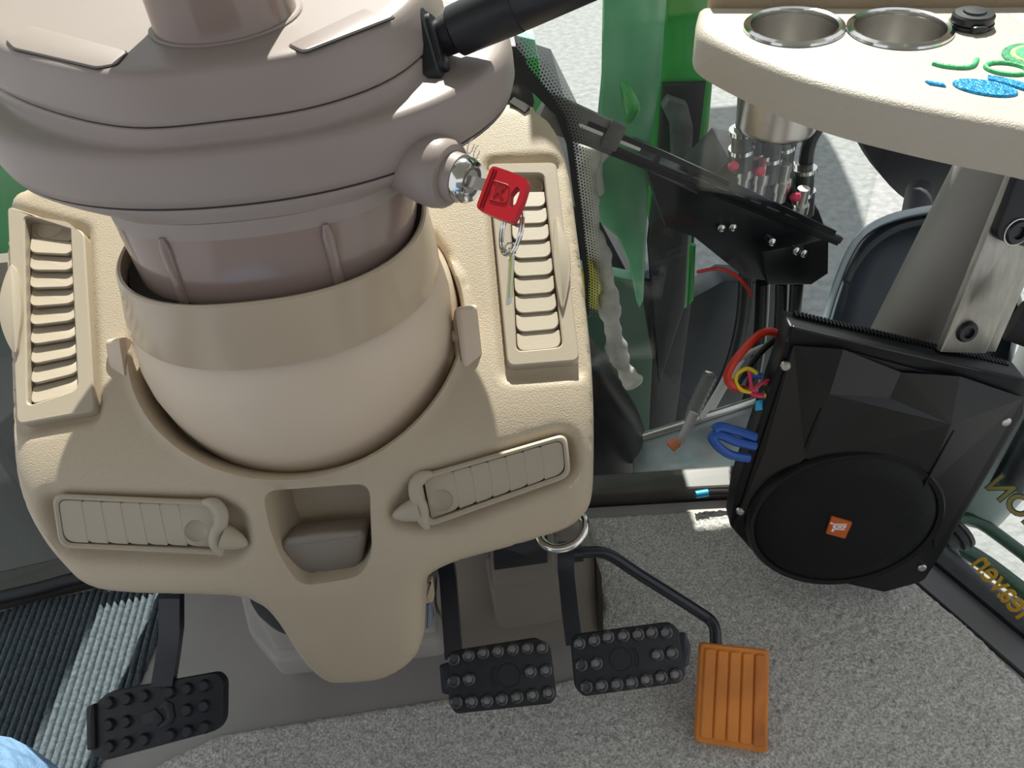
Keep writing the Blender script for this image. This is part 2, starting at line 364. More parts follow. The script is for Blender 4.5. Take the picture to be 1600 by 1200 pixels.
PK = rpoly(oc([(408, 768), (577, 756), (581, 870), (562, 905), (470, 920), (440, 880), (420, 830)]), .012, 6)
LV = {'left': oc([(52, 764), (340, 772), (392, 800), (390, 868), (350, 890), (100, 876), (70, 840)]), 'right': oc([(897, 662), (912, 745), (690, 838), (606, 826), (604, 790), (650, 738)])}
SCOOP = rpoly(oc([(660, 350), (684, 372), (703, 398), (713, 440), (708, 458), (680, 420)]), .004, 4)
TV = {'right': oc([(757, 250), (876, 243), (914, 588), (785, 594)]), 'left': oc([(5, 318), (140, 355), (156, 655), (20, 680)])}
def sdf(poly, P):                               # signed distance, positive inside
    Q = np.array(poly); d = np.full(len(P), 1e9); ins = np.zeros(len(P), bool); N = len(Q)
    for i in range(N):
        a = Q[i - 1]; b = Q[i]; e = b - a; w = P - a; t = np.clip((w @ e) / (e @ e + 1e-15), 0, 1); d = np.minimum(d, np.linalg.norm(w - t[:, None] * e, axis=1))
        c = (a[1] > P[:, 1]) != (b[1] > P[:, 1])
        with np.errstate(divide='ignore', invalid='ignore'): xi = (b[0] - a[0]) * (P[:, 1] - a[1]) / (b[1] - a[1]) + a[0]
        ins ^= c & (P[:, 0] < xi)
    return np.where(ins, d, -d)
def sst(x, a, b): t = np.clip((x - a) / (b - a), 0, 1); return t * t * (3 - 2 * t)
def con_h(P):
    de = sdf(OUT, P); Rr = .022; q = np.clip(1 - de / Rr, 0, 1); h = -Rr * .8 * (1 - np.sqrt(np.clip(1 - q * q, 0, 1)))
    for k in LV: h -= .0135 * sst(sdf(rpoly(LV[k], .02), P), -.004, .012)
    for k in TV: h -= .006 * sst(sdf(rpoly(TV[k], .008), P), -.004, .004)
    h -= .010 * sst(sdf(SCOOP, P), -.001, .004)
    h -= .055 * sst(sdf(PK, P), 0, .007) + .003 * sst(sdf(PK, P), -.008, 0)
    dh = sdf(HOLE, P); h += .004 * sst(dh, -.006, -.002) * (1 - sst(dh, -.001, .0005)); h -= .045 * sst(dh, 0, .004)
    # broad wells beside the column, raised shoulders under the tall vents
    h += .008 * sst(-np.abs(np.abs(P[:, 0] - XC) - .215), -.05, -.02) * sst(P[:, 1], HC[1] - .10, HC[1] - .06) * 0
    return h
def resample(L, step):
    o = []
    for i in range(len(L)):
        a = np.array(L[i - 1]); b = np.array(L[i]); n = max(1, int(np.linalg.norm(b - a) / step))
        for k in range(n): o.append(tuple(a + (b - a) * k / n))
    return o
loops = [resample(OUT, .006)]
for L in (SCOOP, PK, inset(PK, .007), HOLE, [(HC[0] + (q[0] - HC[0]) * .97, HC[1] + (q[1] - HC[1]) * .97) for q in HOLE], [(HC[0] + (q[0] - HC[0]) * 1.02, HC[1] + (q[1] - HC[1]) * 1.02) for q in HOLE]): loops.append(resample(L, .005))
pts2 = []; edges = []
for L in loops:
    n0 = len(pts2); pts2 += L; edges += [(n0 + i, n0 + (i + 1) % len(L)) for i in range(len(L))]
Oa = np.array(OUT); st = .0048
gx, gy = np.meshgrid(np.arange(Oa[:, 0].min(), Oa[:, 0].max(), st), np.arange(Oa[:, 1].min(), Oa[:, 1].max(), st)); gx[::2] += st / 2
G = np.stack([gx.ravel(), gy.ravel()], 1); keep = sdf(OUT, G) > .003
for L in loops[1:]: keep &= np.abs(sdf(L, G)) > .0022
G = G[keep]
extra = [tuple(q) for q in inset(resample(OUT, .006), .002)]
pts2 += [tuple(g) for g in G] + [e for e, k in zip(extra, sdf(OUT, np.array(extra)) > .0012) if k]
V2, E2, F2, *_ = delaunay_2d_cdt([Vector(p) for p in pts2], edges, [], 1, 1e-6)
P2 = np.array([tuple(v) for v in V2]); H2 = con_h(P2)
vv = [con(P2[i, 0], P2[i, 1], H2[i]) for i in range(len(P2))]; ff = [tuple(f) for f in F2]
# skirt that turns the edge back towards the bulkhead
cnt = {}
for f in ff:
    for a, b in zip(f, f[1:] + f[:1]): k = (min(a, b), max(a, b)); cnt[k] = cnt.get(k, 0) + 1
bd = [k for k, c in cnt.items() if c == 1]; mp = {}
for a, b in bd:
    for q in (a, b):
        if q not in mp: mp[q] = len(vv); vv.append(con(P2[q, 0], P2[q, 1], H2[q] - .06))
    ff.append((a, b, mp[b], mp[a]))
obj('shell', vv, ff, BEIGE, console, ang=50)
# flap of the ash tray inside the pocket
fl_px = [(438, 852), (448, 838), (500, 830), (566, 826), (572, 834), (566, 880), (556, 898), (500, 911), (472, 906), (452, 882)]
pfz = oc(fl_px, -.014); so_ = [q[1] for q in pfz]; s0, s1 = min(so_), max(so_)
flap_fr = lambda a, b, h: con(a, b, h + .012 * (b - s0) / (s1 - s0))
prism('pocket_flap', rpoly(pfz, .006, 3), flap_fr, -.050, -.020, DARKTAUPE, console, bev=.005, seg=3)
# column bezel: raised lip around the ball
def dished(name, pts, c, R, dep, h0, h1f, m, parent, n=40):
    # thin plate with a round finger dish pressed into it
    base = resample(pts, .0022); N = len(base); P_ = list(base); E_ = [(i, (i + 1) % N) for i in range(N)]
    for k in (1.0, .9, .75, .55, .3):
        n0 = len(P_); ring = [(c[0] + R * k * math.cos(a), c[1] + R * k * math.sin(a)) for a in np.linspace(0, 2 * PI, n, endpoint=False)]
        ins_ = sdf(pts, np.array(ring)) > .0006; idx = [-1] * n
        for i in range(n):
            if ins_[i]: idx[i] = len(P_); P_.append(ring[i])
        E_ += [(idx[i], idx[(i + 1) % n]) for i in range(n) if idx[i] >= 0 and idx[(i + 1) % n] >= 0]
    V_, _, F_, *_ = delaunay_2d_cdt([Vector(p) for p in P_], E_, [], 1, 1e-7); Q = np.array([tuple(q) for q in V_])
    r = np.hypot(Q[:, 0] - c[0], Q[:, 1] - c[1]) / R; dz = np.where(r < 1, -dep * np.sqrt(np.clip(1 - r ** 2, 0, 1)), 0)
    v = [con(q[0], q[1], h1f(q[0], q[1]) + d) for q, d in zip(Q, dz)]; f = [tuple(q) for q in F_]; cn = {}
    for q in F_:
        q = list(q)
        for a, b in zip(q, q[1:] + q[:1]): k = (min(a, b), max(a, b)); cn[k] = cn.get(k, 0) + 1
    mp = {}
    for (a, b), k in cn.items():
        if k != 1: continue
        for i in (a, b):
            if i not in mp: mp[i] = len(v); v.append(con(Q[i][0], Q[i][1], h0))
        f.append((a, b, mp[b], mp[a]))
    return obj(name, v, f, m, parent, ang=50)
def lerp2(a, b, t): return (a[0] + (b[0] - a[0]) * t, a[1] + (b[1] - a[1]) * t)
def tall_vent(side, outer, inner, lever, n, dim, step):
    O = rpoly(oc(outer, .004), .007, 5); I_ = oc(inner, .002)
    v, f = ringprism_vf(O, rpoly(I_, .006, 5), con, -.014, .005, .0012)
    fr = obj('vent_frame', v, f, SLAT, console)
    bk = prism('vent_well', rpoly(inset(I_, -.002), .006, 4), con, -.020, -.013, GROOVE, fr)
    TL, TR, BR, BL = I_
    for k in range(n):
        t0, t1 = k / n - .004, (k + 1) / n - .004
        a, b, c, d = lerp2(TL, BL, t0), lerp2(TR, BR, t0), lerp2(TR, BR, t1), lerp2(TL, BL, t1)
        m_ = .02
        a, b, c, d = lerp2(a, b, m_), lerp2(b, a, m_), lerp2(c, d, m_), lerp2(d, c, m_)
        Lp = rpoly([a, b, c, d], [.001, .001, .010, .010], 5); sa, sb = (a[1] + b[1]) / 2, (c[1] + d[1]) / 2
        hf = lambda p, q, sa=sa, sb=sb: .0022 - step + step * min(1.1, max(0, (sa - q) / (sa - sb)))
        if k == 0:
            dq = on_con(*dim, -.001); dished('slat', Lp, dq, .0115, .004, -.012, lambda p, q: hf(p, q) - .0035, SLAT, fr)
        else: prism('slat', Lp, (lambda p, q, h: con(p, q, h + hf(p, q))), -.0030, 0, SLAT, fr, bev=.0006, seg=1)
    # crescent thumb lever beside the slats
    prism('thumb_lever', rpoly([tuple(q[:2]) for q in catmull([(p[0], p[1], 0) for p in oc(lever, .004)], 4, True)], .0003, 1), con, -.012, .0085, SLAT, fr, bev=.0012, seg=2)
tall_vent('right', [(762, 256), (869, 254), (906, 564), (793, 573)], [(795, 274), (849, 274), (879, 544), (807, 551)], [(868, 342), (880, 362), (890, 395), (891, 430), (886, 462), (878, 486), (868, 440), (864, 390)], 10, (828, 292), .0020)
tall_vent('left', [(12, 322), (132, 362), (149, 642), (27, 664)], [(41, 340), (112, 352), (124, 610), (46, 636)], [(22, 416), (34, 446), (38, 490), (34, 528), (28, 556), (12, 530), (3, 495), (6, 455)], 10, (72, 356), .0056)
def low_vent(side, corners, bounds, cone, dim, edge):
    O = oc(corners, .006); w = .0045
    I_ = inset(O, .0040)
    v, f = ringprism_vf(rpoly(O, .009, 5), rpoly(I_, .007, 5), con, -.022, .004, .0018)
    fr = obj('vent_frame', v, f, SLAT, console)
    prism('vent_well', rpoly(inset(I_, -.002), .006, 4), con, -.022, -.012, GROOVE, fr)
    TL, TR, BR, BL = I_                     # corners given from the outer end to the inner end: outer-top, inner-top, inner-bottom, outer-bottom
    for k in range(len(bounds) - 1):
        t0, t1 = bounds[k] + .003, bounds[k + 1] + .028
        if k == len(bounds) - 2: t1 = .985
        a, b = lerp2(TL, TR, t0), lerp2(TL, TR, t1); d, c = lerp2(BL, BR, t0), lerp2(BL, BR, t1)
        a, d = lerp2(a, d, .012), lerp2(d, a, .02); b, c = lerp2(b, c, .012), lerp2(c, b, .02)
        Lp = rpoly([a, b, c, d], [.007, .0012, .0012, .011], 5)
        hh_ = .0020 - .0007 * k
        if k == len(bounds) - 2: dq = on_con(*dim, -.002); dished('slat', Lp, dq, .0095, .0042, -.011, lambda p, q: hh_, SLAT, fr)
        else: prism('slat', Lp, con, -.011, hh_, SLAT, fr, bev=.0006, seg=1)
    # rolled inner end and its cone-shaped pivot
    Pe = catmull([con(*on_con(u, v, .002), .0015) for u, v in edge], 5); N_ = len(Pe)
    tube('rolled_edge', Pe, [.0056 * min(1, .35 + 4 * min(i, N_ - 1 - i) / N_) for i in range(N_)], SLAT, fr, 14)
    (u0, v0), (u1, v1) = cone; a = con(*on_con(u0, v0, .0), -.001); b = con(*on_con(u1, v1, 0), .0); ax = b - a
    cfr = Fr(a, ax.orthogonal(), ax.cross(ax.orthogonal())); l = ax.length
    lathe('pivot_cone', [(.0100, 0), (.0095, l * .22), (.0068, l * .62), (.0032, l * .92), (.0005, l)], cfr, SLAT, fr, 20)
low_vent('left', [(77, 772), (332, 784), (352, 871), (90, 858)], [0, .125, .25, .375, .50, .625, .75, 1], [(350, 839), (387, 851)], (306, 830), [(316, 784), (334, 788), (345, 801), (345, 818), (338, 833), (337, 850), (346, 868)])
low_vent('right', [(886, 676), (648, 746), (664, 828), (893, 746)], [0, .125, .25, .375, .50, .625, .75, 1], [(655, 795), (613, 807)], (690, 782), [(676, 740), (659, 746), (649, 758), (650, 775), (658, 792), (661, 810), (668, 827)])
# small notch cover at the far right corner of the console
q = oc([(803, 152), (828, 166), (820, 176), (796, 160)], .001); prism('notch', q, con, -.004, .0015, GROOVE, console)

# ================================================================== STEERING COLUMN
col_ = empty('steering_column', (-.178, .53, .40), 'taupe steering column with instrument pod and ball shaped base rising from the console', 'steering column')
TH = np.linspace(0, 2 * PI, 96, endpoint=False)
def sring(cx, cy, z, rx, rf, rb=None, e=2.0, tilt=0.0, lx=1.0):
    rb = rf if rb is None else rb; o = []
    for t in TH:
        c, s = math.cos(t), math.sin(t); k = (abs(c) ** e + abs(s) ** e) ** (-1 / e)
        y = s * k * (rb if s > 0 else rf); o.append(Vector((cx + c * k * rx * (lx if c < 0 else 1), cy + y, z - tilt * y)))
    return o
def pring(pts, cx, cy, z, sc=1.0, dx=0, dy=0, n=6):
    Q = np.array(catmull(pts, n, True)) * sc; a = np.arctan2(Q[:, 1], Q[:, 0]); r = np.hypot(Q[:, 0], Q[:, 1]); i = np.argsort(a); a = a[i]; r = r[i]
    rr = np.interp(TH, a, r, period=2 * PI); return [Vector((cx + dx + math.cos(t) * q, cy + dy + math.sin(t) * q, z)) for t, q in zip(TH, rr)]
def mixr(A, B, t): return [a.lerp(b, t) for a, b in zip(A, B)]
BC = (-.178, .536)
loft('ball_cover', [sring(*BC, z, rx, rf) for z, rx, rf in ((.385, .118, .108), (.41, .129, .119), (.435, .1355, .1255), (.46, .1385, .129), (.48, .138, .129), (.50, .134, .126), (.515, .128, .121), (.528, .121, .114))], BEIGE_S, col_)
gs = [sring(*BC, z, rx, rf) for z, rx, rf in ((.36, .139, .132), (.405, .1385, .131))]
sl_r = [(-.1775, .534, .516, .1275, .1195, 2.15), (-.176, .533, .530, .1265, .1188, 2.2), (-.172, .530, .555, .1205, .1165, 2.3), (-.169, .528, .5745, .1170, .1145, 2.4)]
outr = [sring(a, b, z, rx, rf, None, e, .10) for a, b, z, rx, rf, e in sl_r]
top = sl_r[-1]
inn = [sring(top[0], top[1], top[2] + .0016, top[3] - .0015, top[4] - .0015, None, 2.4, .10), sring(top[0], top[1], top[2] + .001, top[3] - .0035, top[4] - .0035, None, 2.4, .10), sring(top[0], top[1], .53, top[3] - .005, top[4] - .005, None, 2.4, .10)]
loft('sleeve', outr + inn, COLLAR, col_, cap0=False)
loft('dark_gap', [sring(-.169, .528, z, .1115, .109, None, 2.4, .10) for z in (.53, .5665)], GROOVE, col_)  # near-black ring stands in for the shaded gap between sleeve and collar
CRm = [(-.168, .529, .545, .1035, .1000), (-.167, .529, .57, .1065, .1000), (-.165, .530, .60, .1105, .0945), (-.163, .532, .632, .115, .0865)]
def cring(z, k=1.0, kf=1.0):
    q = [np.interp(z, [c[3 - 1] for c in CRm], [c[i] for c in CRm]) for i in range(5)]
    return sring(q[0], q[1], z, q[3] * k, q[4] * k * kf, None, 2.35, .05)
loft('collar', [cring(z) for z in (.545, .57, .60, .629)], TAUPE_G, col_)
for (u0, v0, u1, v1) in ((252, 372, 300, 498), (508, 350, 540, 478)):     # two vertical ribs on the collar
    def oncol(u, v, zz=None):
        best = None
        for y in np.linspace(.40, .50, 400):
            p = ony(u, v, y); z = min(max(p.z, .545), .632)
            rx = np.interp(z, [c[2] for c in CRm], [c[3] for c in CRm]); rf = np.interp(z, [c[2] for c in CRm], [c[4] for c in CRm]); cx = np.interp(z, [c[2] for c in CRm], [c[0] for c in CRm])
            if (abs((p.x - cx) / rx)) ** 2.35 + (abs((p.y - .529) / rf)) ** 2.35 <= 1: return p
        return p
    tube('collar_rib', [oncol(u0 + (u1 - u0) * t, v0 + (v1 - v0) * t) for t in np.linspace(0, 1, 8)], [.002] + [.0042] * 6 + [.0036], TAUPE_G, col_, 10)
PC = (-.160, .565)
SEAM2 = dict(cx=PC[0], cy=.590, rx=.187, rf=.150, rb=.110)
def el(z, k=1.0, dx=0): return sring(SEAM2['cx'] + dx, SEAM2['cy'], z, SEAM2['rx'] * k, SEAM2['rf'] * k, SEAM2['rb'] * k, 2.12, 0, 1.08)
so_r = el(.6425, .985)
def bl(t, z): return [Vector((p.x, p.y, z)) for p in mixr(cring(.629, 1.004), so_r, t)]
und = loft('pod_underside', [cring(.616, 1.002), cring(.623, 1.003), cring(.627, 1.006), bl(.06, .6292), bl(.16, .6310), bl(.32, .6328), bl(.52, .6348), bl(.72, .6370), bl(.88, .6393), bl(.97, .6412), so_r, el(.6432, .980)], TAUPE, col_, ang=80)
loft('pod_seam', [el(.641, .982), el(.647, .982)], GROOVE, col_)
UPOLY = [(-.050, -.098), (.004, -.102), (.054, -.096), (.094, -.072), (.119, -.030), (.128, .02), (.122, .07), (.08, .105), (0, .115), (-.09, .110), (-.168, .085), (-.196, .04), (-.160, -.016), (-.108, -.064)]
def up(z, k=1.0, dx=0, dy=0): return pring(UPOLY, PC[0], PC[1], z, k, dx, dy)
u1 = up(.6905, 1.085)
def lv(R, z): return [Vector((p.x, p.y, z)) for p in R]
eo = el(.68, .965)
loft('pod_middle_shell', [el(.6446, .984), el(.6453, .991), el(.652, 1.0), el(.664, .998), el(.6725, .992), el(.6775, .982), el(.6803, .965), lv(mixr(eo, u1, .30), .6812), lv(mixr(eo, u1, .62), .6816), lv(mixr(eo, u1, .85), .6825), lv(mixr(eo, u1, .96), .6850), u1, up(.6922, 1.082), up(.6932, 1.075)], TAUPE, col_, ang=60)
loft('pod_seam', [up(.690, 1.07), up(.697, 1.068)], GROOVE, col_)
loft('pod_upper_shell', [up(.6942, 1.072), up(.6952, 1.080), up(.700, 1.076), up(.7165, 1.034), up(.7205, 1.022), up(.7232, 1.006), up(.7246, .982), up(.7250, .90)], TAUPE, col_, ang=60)
def onp(L, z): return [tuple(onz(u, v, z))[:2] for u, v in L]
for q in ([(450, 66), (570, 10), (616, 22), (474, 77)], [(8, 60), (48, 38), (197, 77), (180, 97), (150, 102), (20, 72)]):
    O = onp(q, .727)
    prism('button_recess', rpoly(inset(O, -.0009), .004, 4), WORLD, .7244, .7254, GROOVE, col_)
    prism('button_cover', rpoly(O, .004, 4), WORLD, .7246, .7264, TAUPE, col_, bev=.0008)
tb = onz(330, 30, .725); TBF = Fr(Vector((-.160, .538, .722)), X0, Vector((0, 1, 0)))
lathe('steering_shaft_boot', [(.0475, -.002), (.0475, .002), (.046, .004), (.0452, .03), (.047, .07), (.052, .12), (.03, .125)], TBF, TAUPE_G, col_, 48)
lathe('boot_ring', [(.0490, 0.002), (.0495, .0040), (.0485, .0048), (.046, .0048)], TBF, TAUPE, col_, 48)
# pivot caps either side of the ball
def cap_at(u, v, d, sx, w=.036, h=.030, t=.018):
    p = at(u, v, d); F = Fr(p, Vector((.35 * sx, -.75, .55)), Vector((0, .6, .8))); F = Fr(p, Vector((0, .62, .78)), Vector((-sx * .35, .78, -.62)))
    prism('pivot_cap', rpoly([(-.032, -.012), (-.016, .012), (.012, .012), (.028, -.002), (.028, -.012)], .007, 4), F, -.009, .009, BEIGE_S, col_, bev=.005, seg=3)
    lathe('pivot_pin', [(.005, .007), (.005, .0105), (.0035, .0115), (.0005, .0115)], Fr(F(.004, .002, 0), F.x, F.y), BEIGE, col_, 16)
cap_at(728, 530, .655, 1); cap_at(198, 578, .667, -1)
# finger recesses and screw pockets on the underside, set flush, their depth shade put into dark taupe
from mathutils.bvhtree import BVHTree
def surf(o, u, v):
    L = worldloc(o); t = BVHTree.FromPolygons([q.co + L for q in o.data.vertices], [tuple(p.vertices) for p in o.data.polygons]); h = t.ray_cast(Cc, ray(u, v).normalized()); return (h[0], h[1] if h[1] is not None and h[1].dot(ray(u, v)) < 0 else (-h[1] if h[1] is not None else None))
for (u, v, a, b, rot) in ((668, 300, .0120, .006, 50), (765, 212, .014, .0065, 55), (75, 345, .012, .0045, -30)):
    p, n = surf(und, u, v)
    if p is None: continue
    ex = RT * math.cos(math.radians(rot)) + UP * math.sin(math.radians(rot)); F = Fr(p, ex, n.cross(ex)); F.z = n
    v_, f_ = lathe_vf([(1.05, -.004), (1.05, .0006), (.95, .0008), (.86, -.0010), (.0005, -.0012)], Fr((0, 0, 0), (1, 0, 0), (0, 1, 0)), 28)
    obj('underside_recess', [F(q.x * a, q.y * b, q.z) for q in v_], f_, DARKTAUPE, col_)
# ignition lock on its boss
AX = (RT * .86 - UP * .29 - D0 * .40).normalized(); LUP = (UP * .92 + RT * .38); LF = Fr(at(737, 284, .505), LUP, AX.cross(LUP)); LF = Fr(LF.o, LF.x, LF.y)
if LF.z.dot(AX) < 0: LF = Fr(LF.o, LF.x, -LF.y)
lk = lathe('ignition_boss', [(.019, -.062), (.0235, -.036), (.0240, -.026), (.0225, -.019), (.0205, -.0165), (.0162, -.0160), (.0158, -.008), (.0005, -.008)], LF, TAUPE, col_, 40)
lathe('lock_bezel', [(.0140, -.0165), (.0152, -.007), (.0150, -.002), (.0130, .0012), (.0106, .0005), (.0098, -.003), (.0008, -.003)], LF, CHROME, col_, 36)
lathe('lock_core', [(.0082, -.004), (.0080, -.0005), (.0074, .0002), (.0005, .0002)], LF, STEEL, col_, 28)
box('key_slot', LF, (-.0012, .0012), (-.0045, .0045), (0, .0005), GROOVE, col_, smooth=False)
# switch position marks printed beside the lock
for (u, v, r0) in ((736, 228, .0034), (745, 238, .0030)):
    F = Fr(at(u, v, .516), LUP, LF.y)
    v_, f_ = tube_vf([F(r0 * 1.6 * math.cos(t), r0 * math.sin(t), 0) for t in np.linspace(.4, 5.2, 18)], .00035, 6); obj('printed_mark', v_, f_, WHITE, col_)
# turn signal lever with its boot
lev = obj('signal_lever', *tube_vf([at(664, 72, .535), at(690, 60, .53), at(712, 49, .525)], [.0125, .0125, .0135], 24), BLACK, col_)
p0, p1 = at(710, 50, .525), at(806, 6, .508); tube('lever_grip', [p0, p0.lerp(p1, .03), p0.lerp(p1, .97), p1], [.0150, .0165, .0178, .0176], BLACK, lev, 28)
p2 = at(960, -62, .48); tube('lever_tip', [p1.lerp(p2, .004), p1.lerp(p2, .02), p1.lerp(p2, .95), p2], [.0168, .0176, .0172, .012], BLACK, lev, 28)
bx = (p1 - p0).normalized(); bl_ = (UP * -.965 + RT * .27); BFR = Fr(at(678, 70, .522), bl_, bx.cross(bl_)); BFR = Fr(BFR.o, BFR.x, BFR.y)
prism('lever_boot', rrect(.052, .022, .008, 5), BFR, -.016, .0015, RUBBER, lev, bev=.002)
prism('boot_lip', rrect(.040, .015, .006, 5), BFR, .0, .005, BLACK, lev, bev=.002)

# ================================================================== KEY
KF0 = LF.o + LF.z * .0; KX = AX; KF = Fr(at(747, 287, .497), KX, (UP * .93 + RT * .36))
if KF.z.dot(D0) > 0: KF.z = -KF.z
key = empty('ignition_key', KF.o, 'red headed ignition key standing in the chrome lock', 'key')
box('blade', KF, (-.012, .008), (-.0038, .0038), (-.0011, .0011), STEEL, key, smooth=False)
def kp(u, v): return KF.pix(u, v, .003)
HD = [kp(*q) for q in ((768, 258), (826, 281), (801, 348), (743, 325))]
hp = catmull([HD[0], lerp2(lerp2(HD[0], HD[1], .5), (0, 0), -.05), HD[1], lerp2(lerp2(HD[1], HD[2], .5), (0, 0), -.03), HD[2], lerp2(lerp2(HD[2], HD[3], .5), (0, 0), -.05), HD[3], lerp2(lerp2(HD[3], HD[0], .5), (0, 0), .04)], 1, True)
HP = rpoly([tuple(q) for q in hp], .0035, 5)
hole = [kp(*q) for q in ((797, 303), (808, 290), (813, 297), (806, 318), (800, 325), (796, 322))]
# head as a plate with a slot: triangulated, then given thickness
pl = [tuple(q) for q in HP] + [tuple(q) for q in rpoly(hole, .0012, 3)]; nO = len(HP); nH = len(pl) - nO
V3, E3, F3, *_ = delaunay_2d_cdt([Vector(q) for q in pl], [(i, (i + 1) % nO) for i in range(nO)] + [(nO + i, nO + (i + 1) % nH) for i in range(nH)], [], 1, 1e-7)
hc = np.mean(np.array(hole), 0); P3 = np.array([tuple(q) for q in V3]); nv = len(P3); F3 = [f for f in F3 if sdf(rpoly(hole, .0012, 3), np.array([np.mean(P3[list(f)], 0)]))[0] < 0]
hv = [KF(q[0], q[1], .003) for q in P3] + [KF(q[0], q[1], -.003) for q in P3]; hf = [tuple(f) for f in F3] + [tuple(i + nv for i in f[::-1]) for f in F3]; cn = {}
for f in F3:
    f = list(f)
    for a, b in zip(f, f[1:] + f[:1]): k = (min(a, b), max(a, b)); cn[k] = cn.get(k, 0) + 1
hf += [(a, b, b + nv, a + nv) for (a, b), c in cn.items() if c == 1]
hd = obj('head', hv, hf, RED, key, ang=50)
cx_, cy_ = kp(781, 297)
shield = rpoly([kp(*q) for q in ((768, 281), (797, 290), (792, 318), (764, 312))], .0028, 5)
v_, f_ = tube_vf([KF(q[0], q[1], .0031) for q in shield], .00035, 6, closed=True); obj('shield_outline', v_, f_, REDD, hd)
deer = [(770, 306), (774, 296), (773, 290), (778, 285), (780, 289), (784, 293), (791, 291), (790, 295), (785, 297), (784, 303), (787, 311), (784, 311), (780, 302), (776, 303), (772, 308)]
prism('deer_relief', [kp(*q) for q in deer], KF, .0029, .0034, REDD, hd, smooth=False)
for t in (.09, .16):
    a = lerp2(HD[0], HD[1], t); b = lerp2(HD[3], HD[2], t); v_, f_ = tube_vf([KF(*lerp2(a, b, k), .0031) for k in (.06, .5, .94)], .0006, 6); obj('grip_line', v_, f_, REDD, hd)
# split ring and tag
def ringpath(c, ex, ey, r, n=40, turns=1): return [c + ex * (r * math.cos(t)) + ey * (r * math.sin(t)) for t in np.linspace(0, 2 * PI * turns, n * turns, endpoint=False)]
rc = at(799, 360, .500); rx_ = (UP * .97 + RT * .10 + D0 * .12).normalized(); ry_ = (RT * .40 - D0 * .90).normalized()
mb = MB()
for off in (-.0008, .0008):
    q = [rc + rx_ * (.0165 * math.cos(t)) + ry_ * (.0160 * math.sin(t)) + RT * off for t in np.linspace(0, 2 * PI, 44, endpoint=False)]; mb.add(*tube_vf(q, .00085, 8, closed=True))
tag(mb.build('key_ring', CHROME), 'chrome split ring hanging from the slot of the red key', 'key ring')
kt = empty('key_tag', at(796, 440, .504), 'thin white and lime key tag hanging edge-on below the split ring', 'key tag')
lk1 = at(797, 394, .505); lmb = MB()
for k, (du, dv, a_, b_) in enumerate(((0, -4, RT, UP), (1, 2, RT, (UP * .6 - D0 * .8)), (-1, 7, D0, UP))):
    c = at(797 + du, 392 + dv, .504); q = [c + a_ * (.0030 * math.cos(t)) + b_ * (.0036 * math.sin(t)) for t in np.linspace(0, 2 * PI, 18, endpoint=False)]; lmb.add(*tube_vf(q, .0006, 6, closed=True))
lmb.build('link', CHROME, kt)
TF = Fr(at(797, 438, .504), (RT * .14 - D0 * .99), (UP * .995 + RT * .06))
box('plate', TF, (-.0085, .0085), (-.0155, .0150), (-.0007, .0007), WHITE, kt, smooth=False)
box('lime_stripe', TF, (.003, .0084), (-.0120, .0148), (.0006, .0011), TAGG, kt, smooth=False)
box('lime_stripe', TF, (.003, .0084), (-.0120, .0148), (-.0011, -.0006), TAGG, kt, smooth=False)

# ================================================================== PEDALS
def pad_frame(c, right, d, nrm_=None):          # plane facing the driver, long side along 'right' (image pixels)
    o = at(*c, d); a = at(right[0], right[1], d); b = at(right[2], right[3], d)
    n = nrm_ or (-D0 + UP * .25).normalized(); ex = (b - a); ex = ex - n * ex.dot(n); F = Fr(o, ex, n.cross(ex)); return F
def stud_vf(F, x, y, hollow, r=.0056):
    G = Fr(F(x, y, 0), F.x, F.y)
    if hollow: return lathe_vf([(r, 0), (r * .95, .0022), (r * .75, .0030), (r * .55, .0026), (r * .50, .0006), (.0003, .0006)], G, 16)
    return lathe_vf([(r * 1.15, 0), (r * .98, .0012), (r * .92, .0040), (r * .78, .0048), (.0003, .0048)], G, 16)
# clutch
F = pad_frame((247, 1120), (150, 1107, 348, 1066), .775)
clutch = empty('clutch_pedal', F.o, 'black clutch pedal with studded rubber pad at the left, arrow mark in its middle', 'pedal')
O = [F.pix(*q) for q in ((150, 1096), (172, 1080), (338, 1050), (350, 1062), (349, 1125), (338, 1142), (160, 1190), (140, 1178), (137, 1120))]
pad = prism('pad', rpoly(O, .006, 4), F, -.014, 0, RUBBER, clutch, bev=.003)
prism('pad_side_lip', rpoly([F.pix(*q) for q in ((137, 1105), (150, 1098), (152, 1170), (138, 1172))], .002, 3), F, -.016, .004, RUBBER, clutch, bev=.002)
studs = [(171, 1098), (199, 1092), (226, 1087), (266, 1081), (293, 1076), (320, 1071), (171, 1132), (198, 1127), (293, 1109), (320, 1103), (172, 1166), (199, 1160), (226, 1155), (267, 1148), (294, 1142), (321, 1136)]
for q in studs: v, f = stud_vf(F, *F.pix(*q), False); obj('stud', v, f, RUBBER, pad)
ar = [(222, 1116), (240, 1110), (242, 1106), (254, 1118), (256, 1126), (245, 1134), (240, 1130), (224, 1133)]
prism('arrow_mark', [F.pix(*q) for q in ar], F, -.001, .0022, RUBBER, pad, bev=.0008)
ar = [(247, 1108), (258, 1092), (271, 1100), (274, 1120), (268, 1132), (252, 1138), (249, 1134), (262, 1124), (261, 1112), (256, 1106)]
prism('arrow_mark', [F.pix(*q) for q in ar], F, -.001, .0018, RUBBER, pad, bev=.0008)
A = [at(268, 930, .80), at(268, 985, .80), at(262, 1030, .792), at(256, 1066, .785)]
mb = MB(); wv = RT * .0108
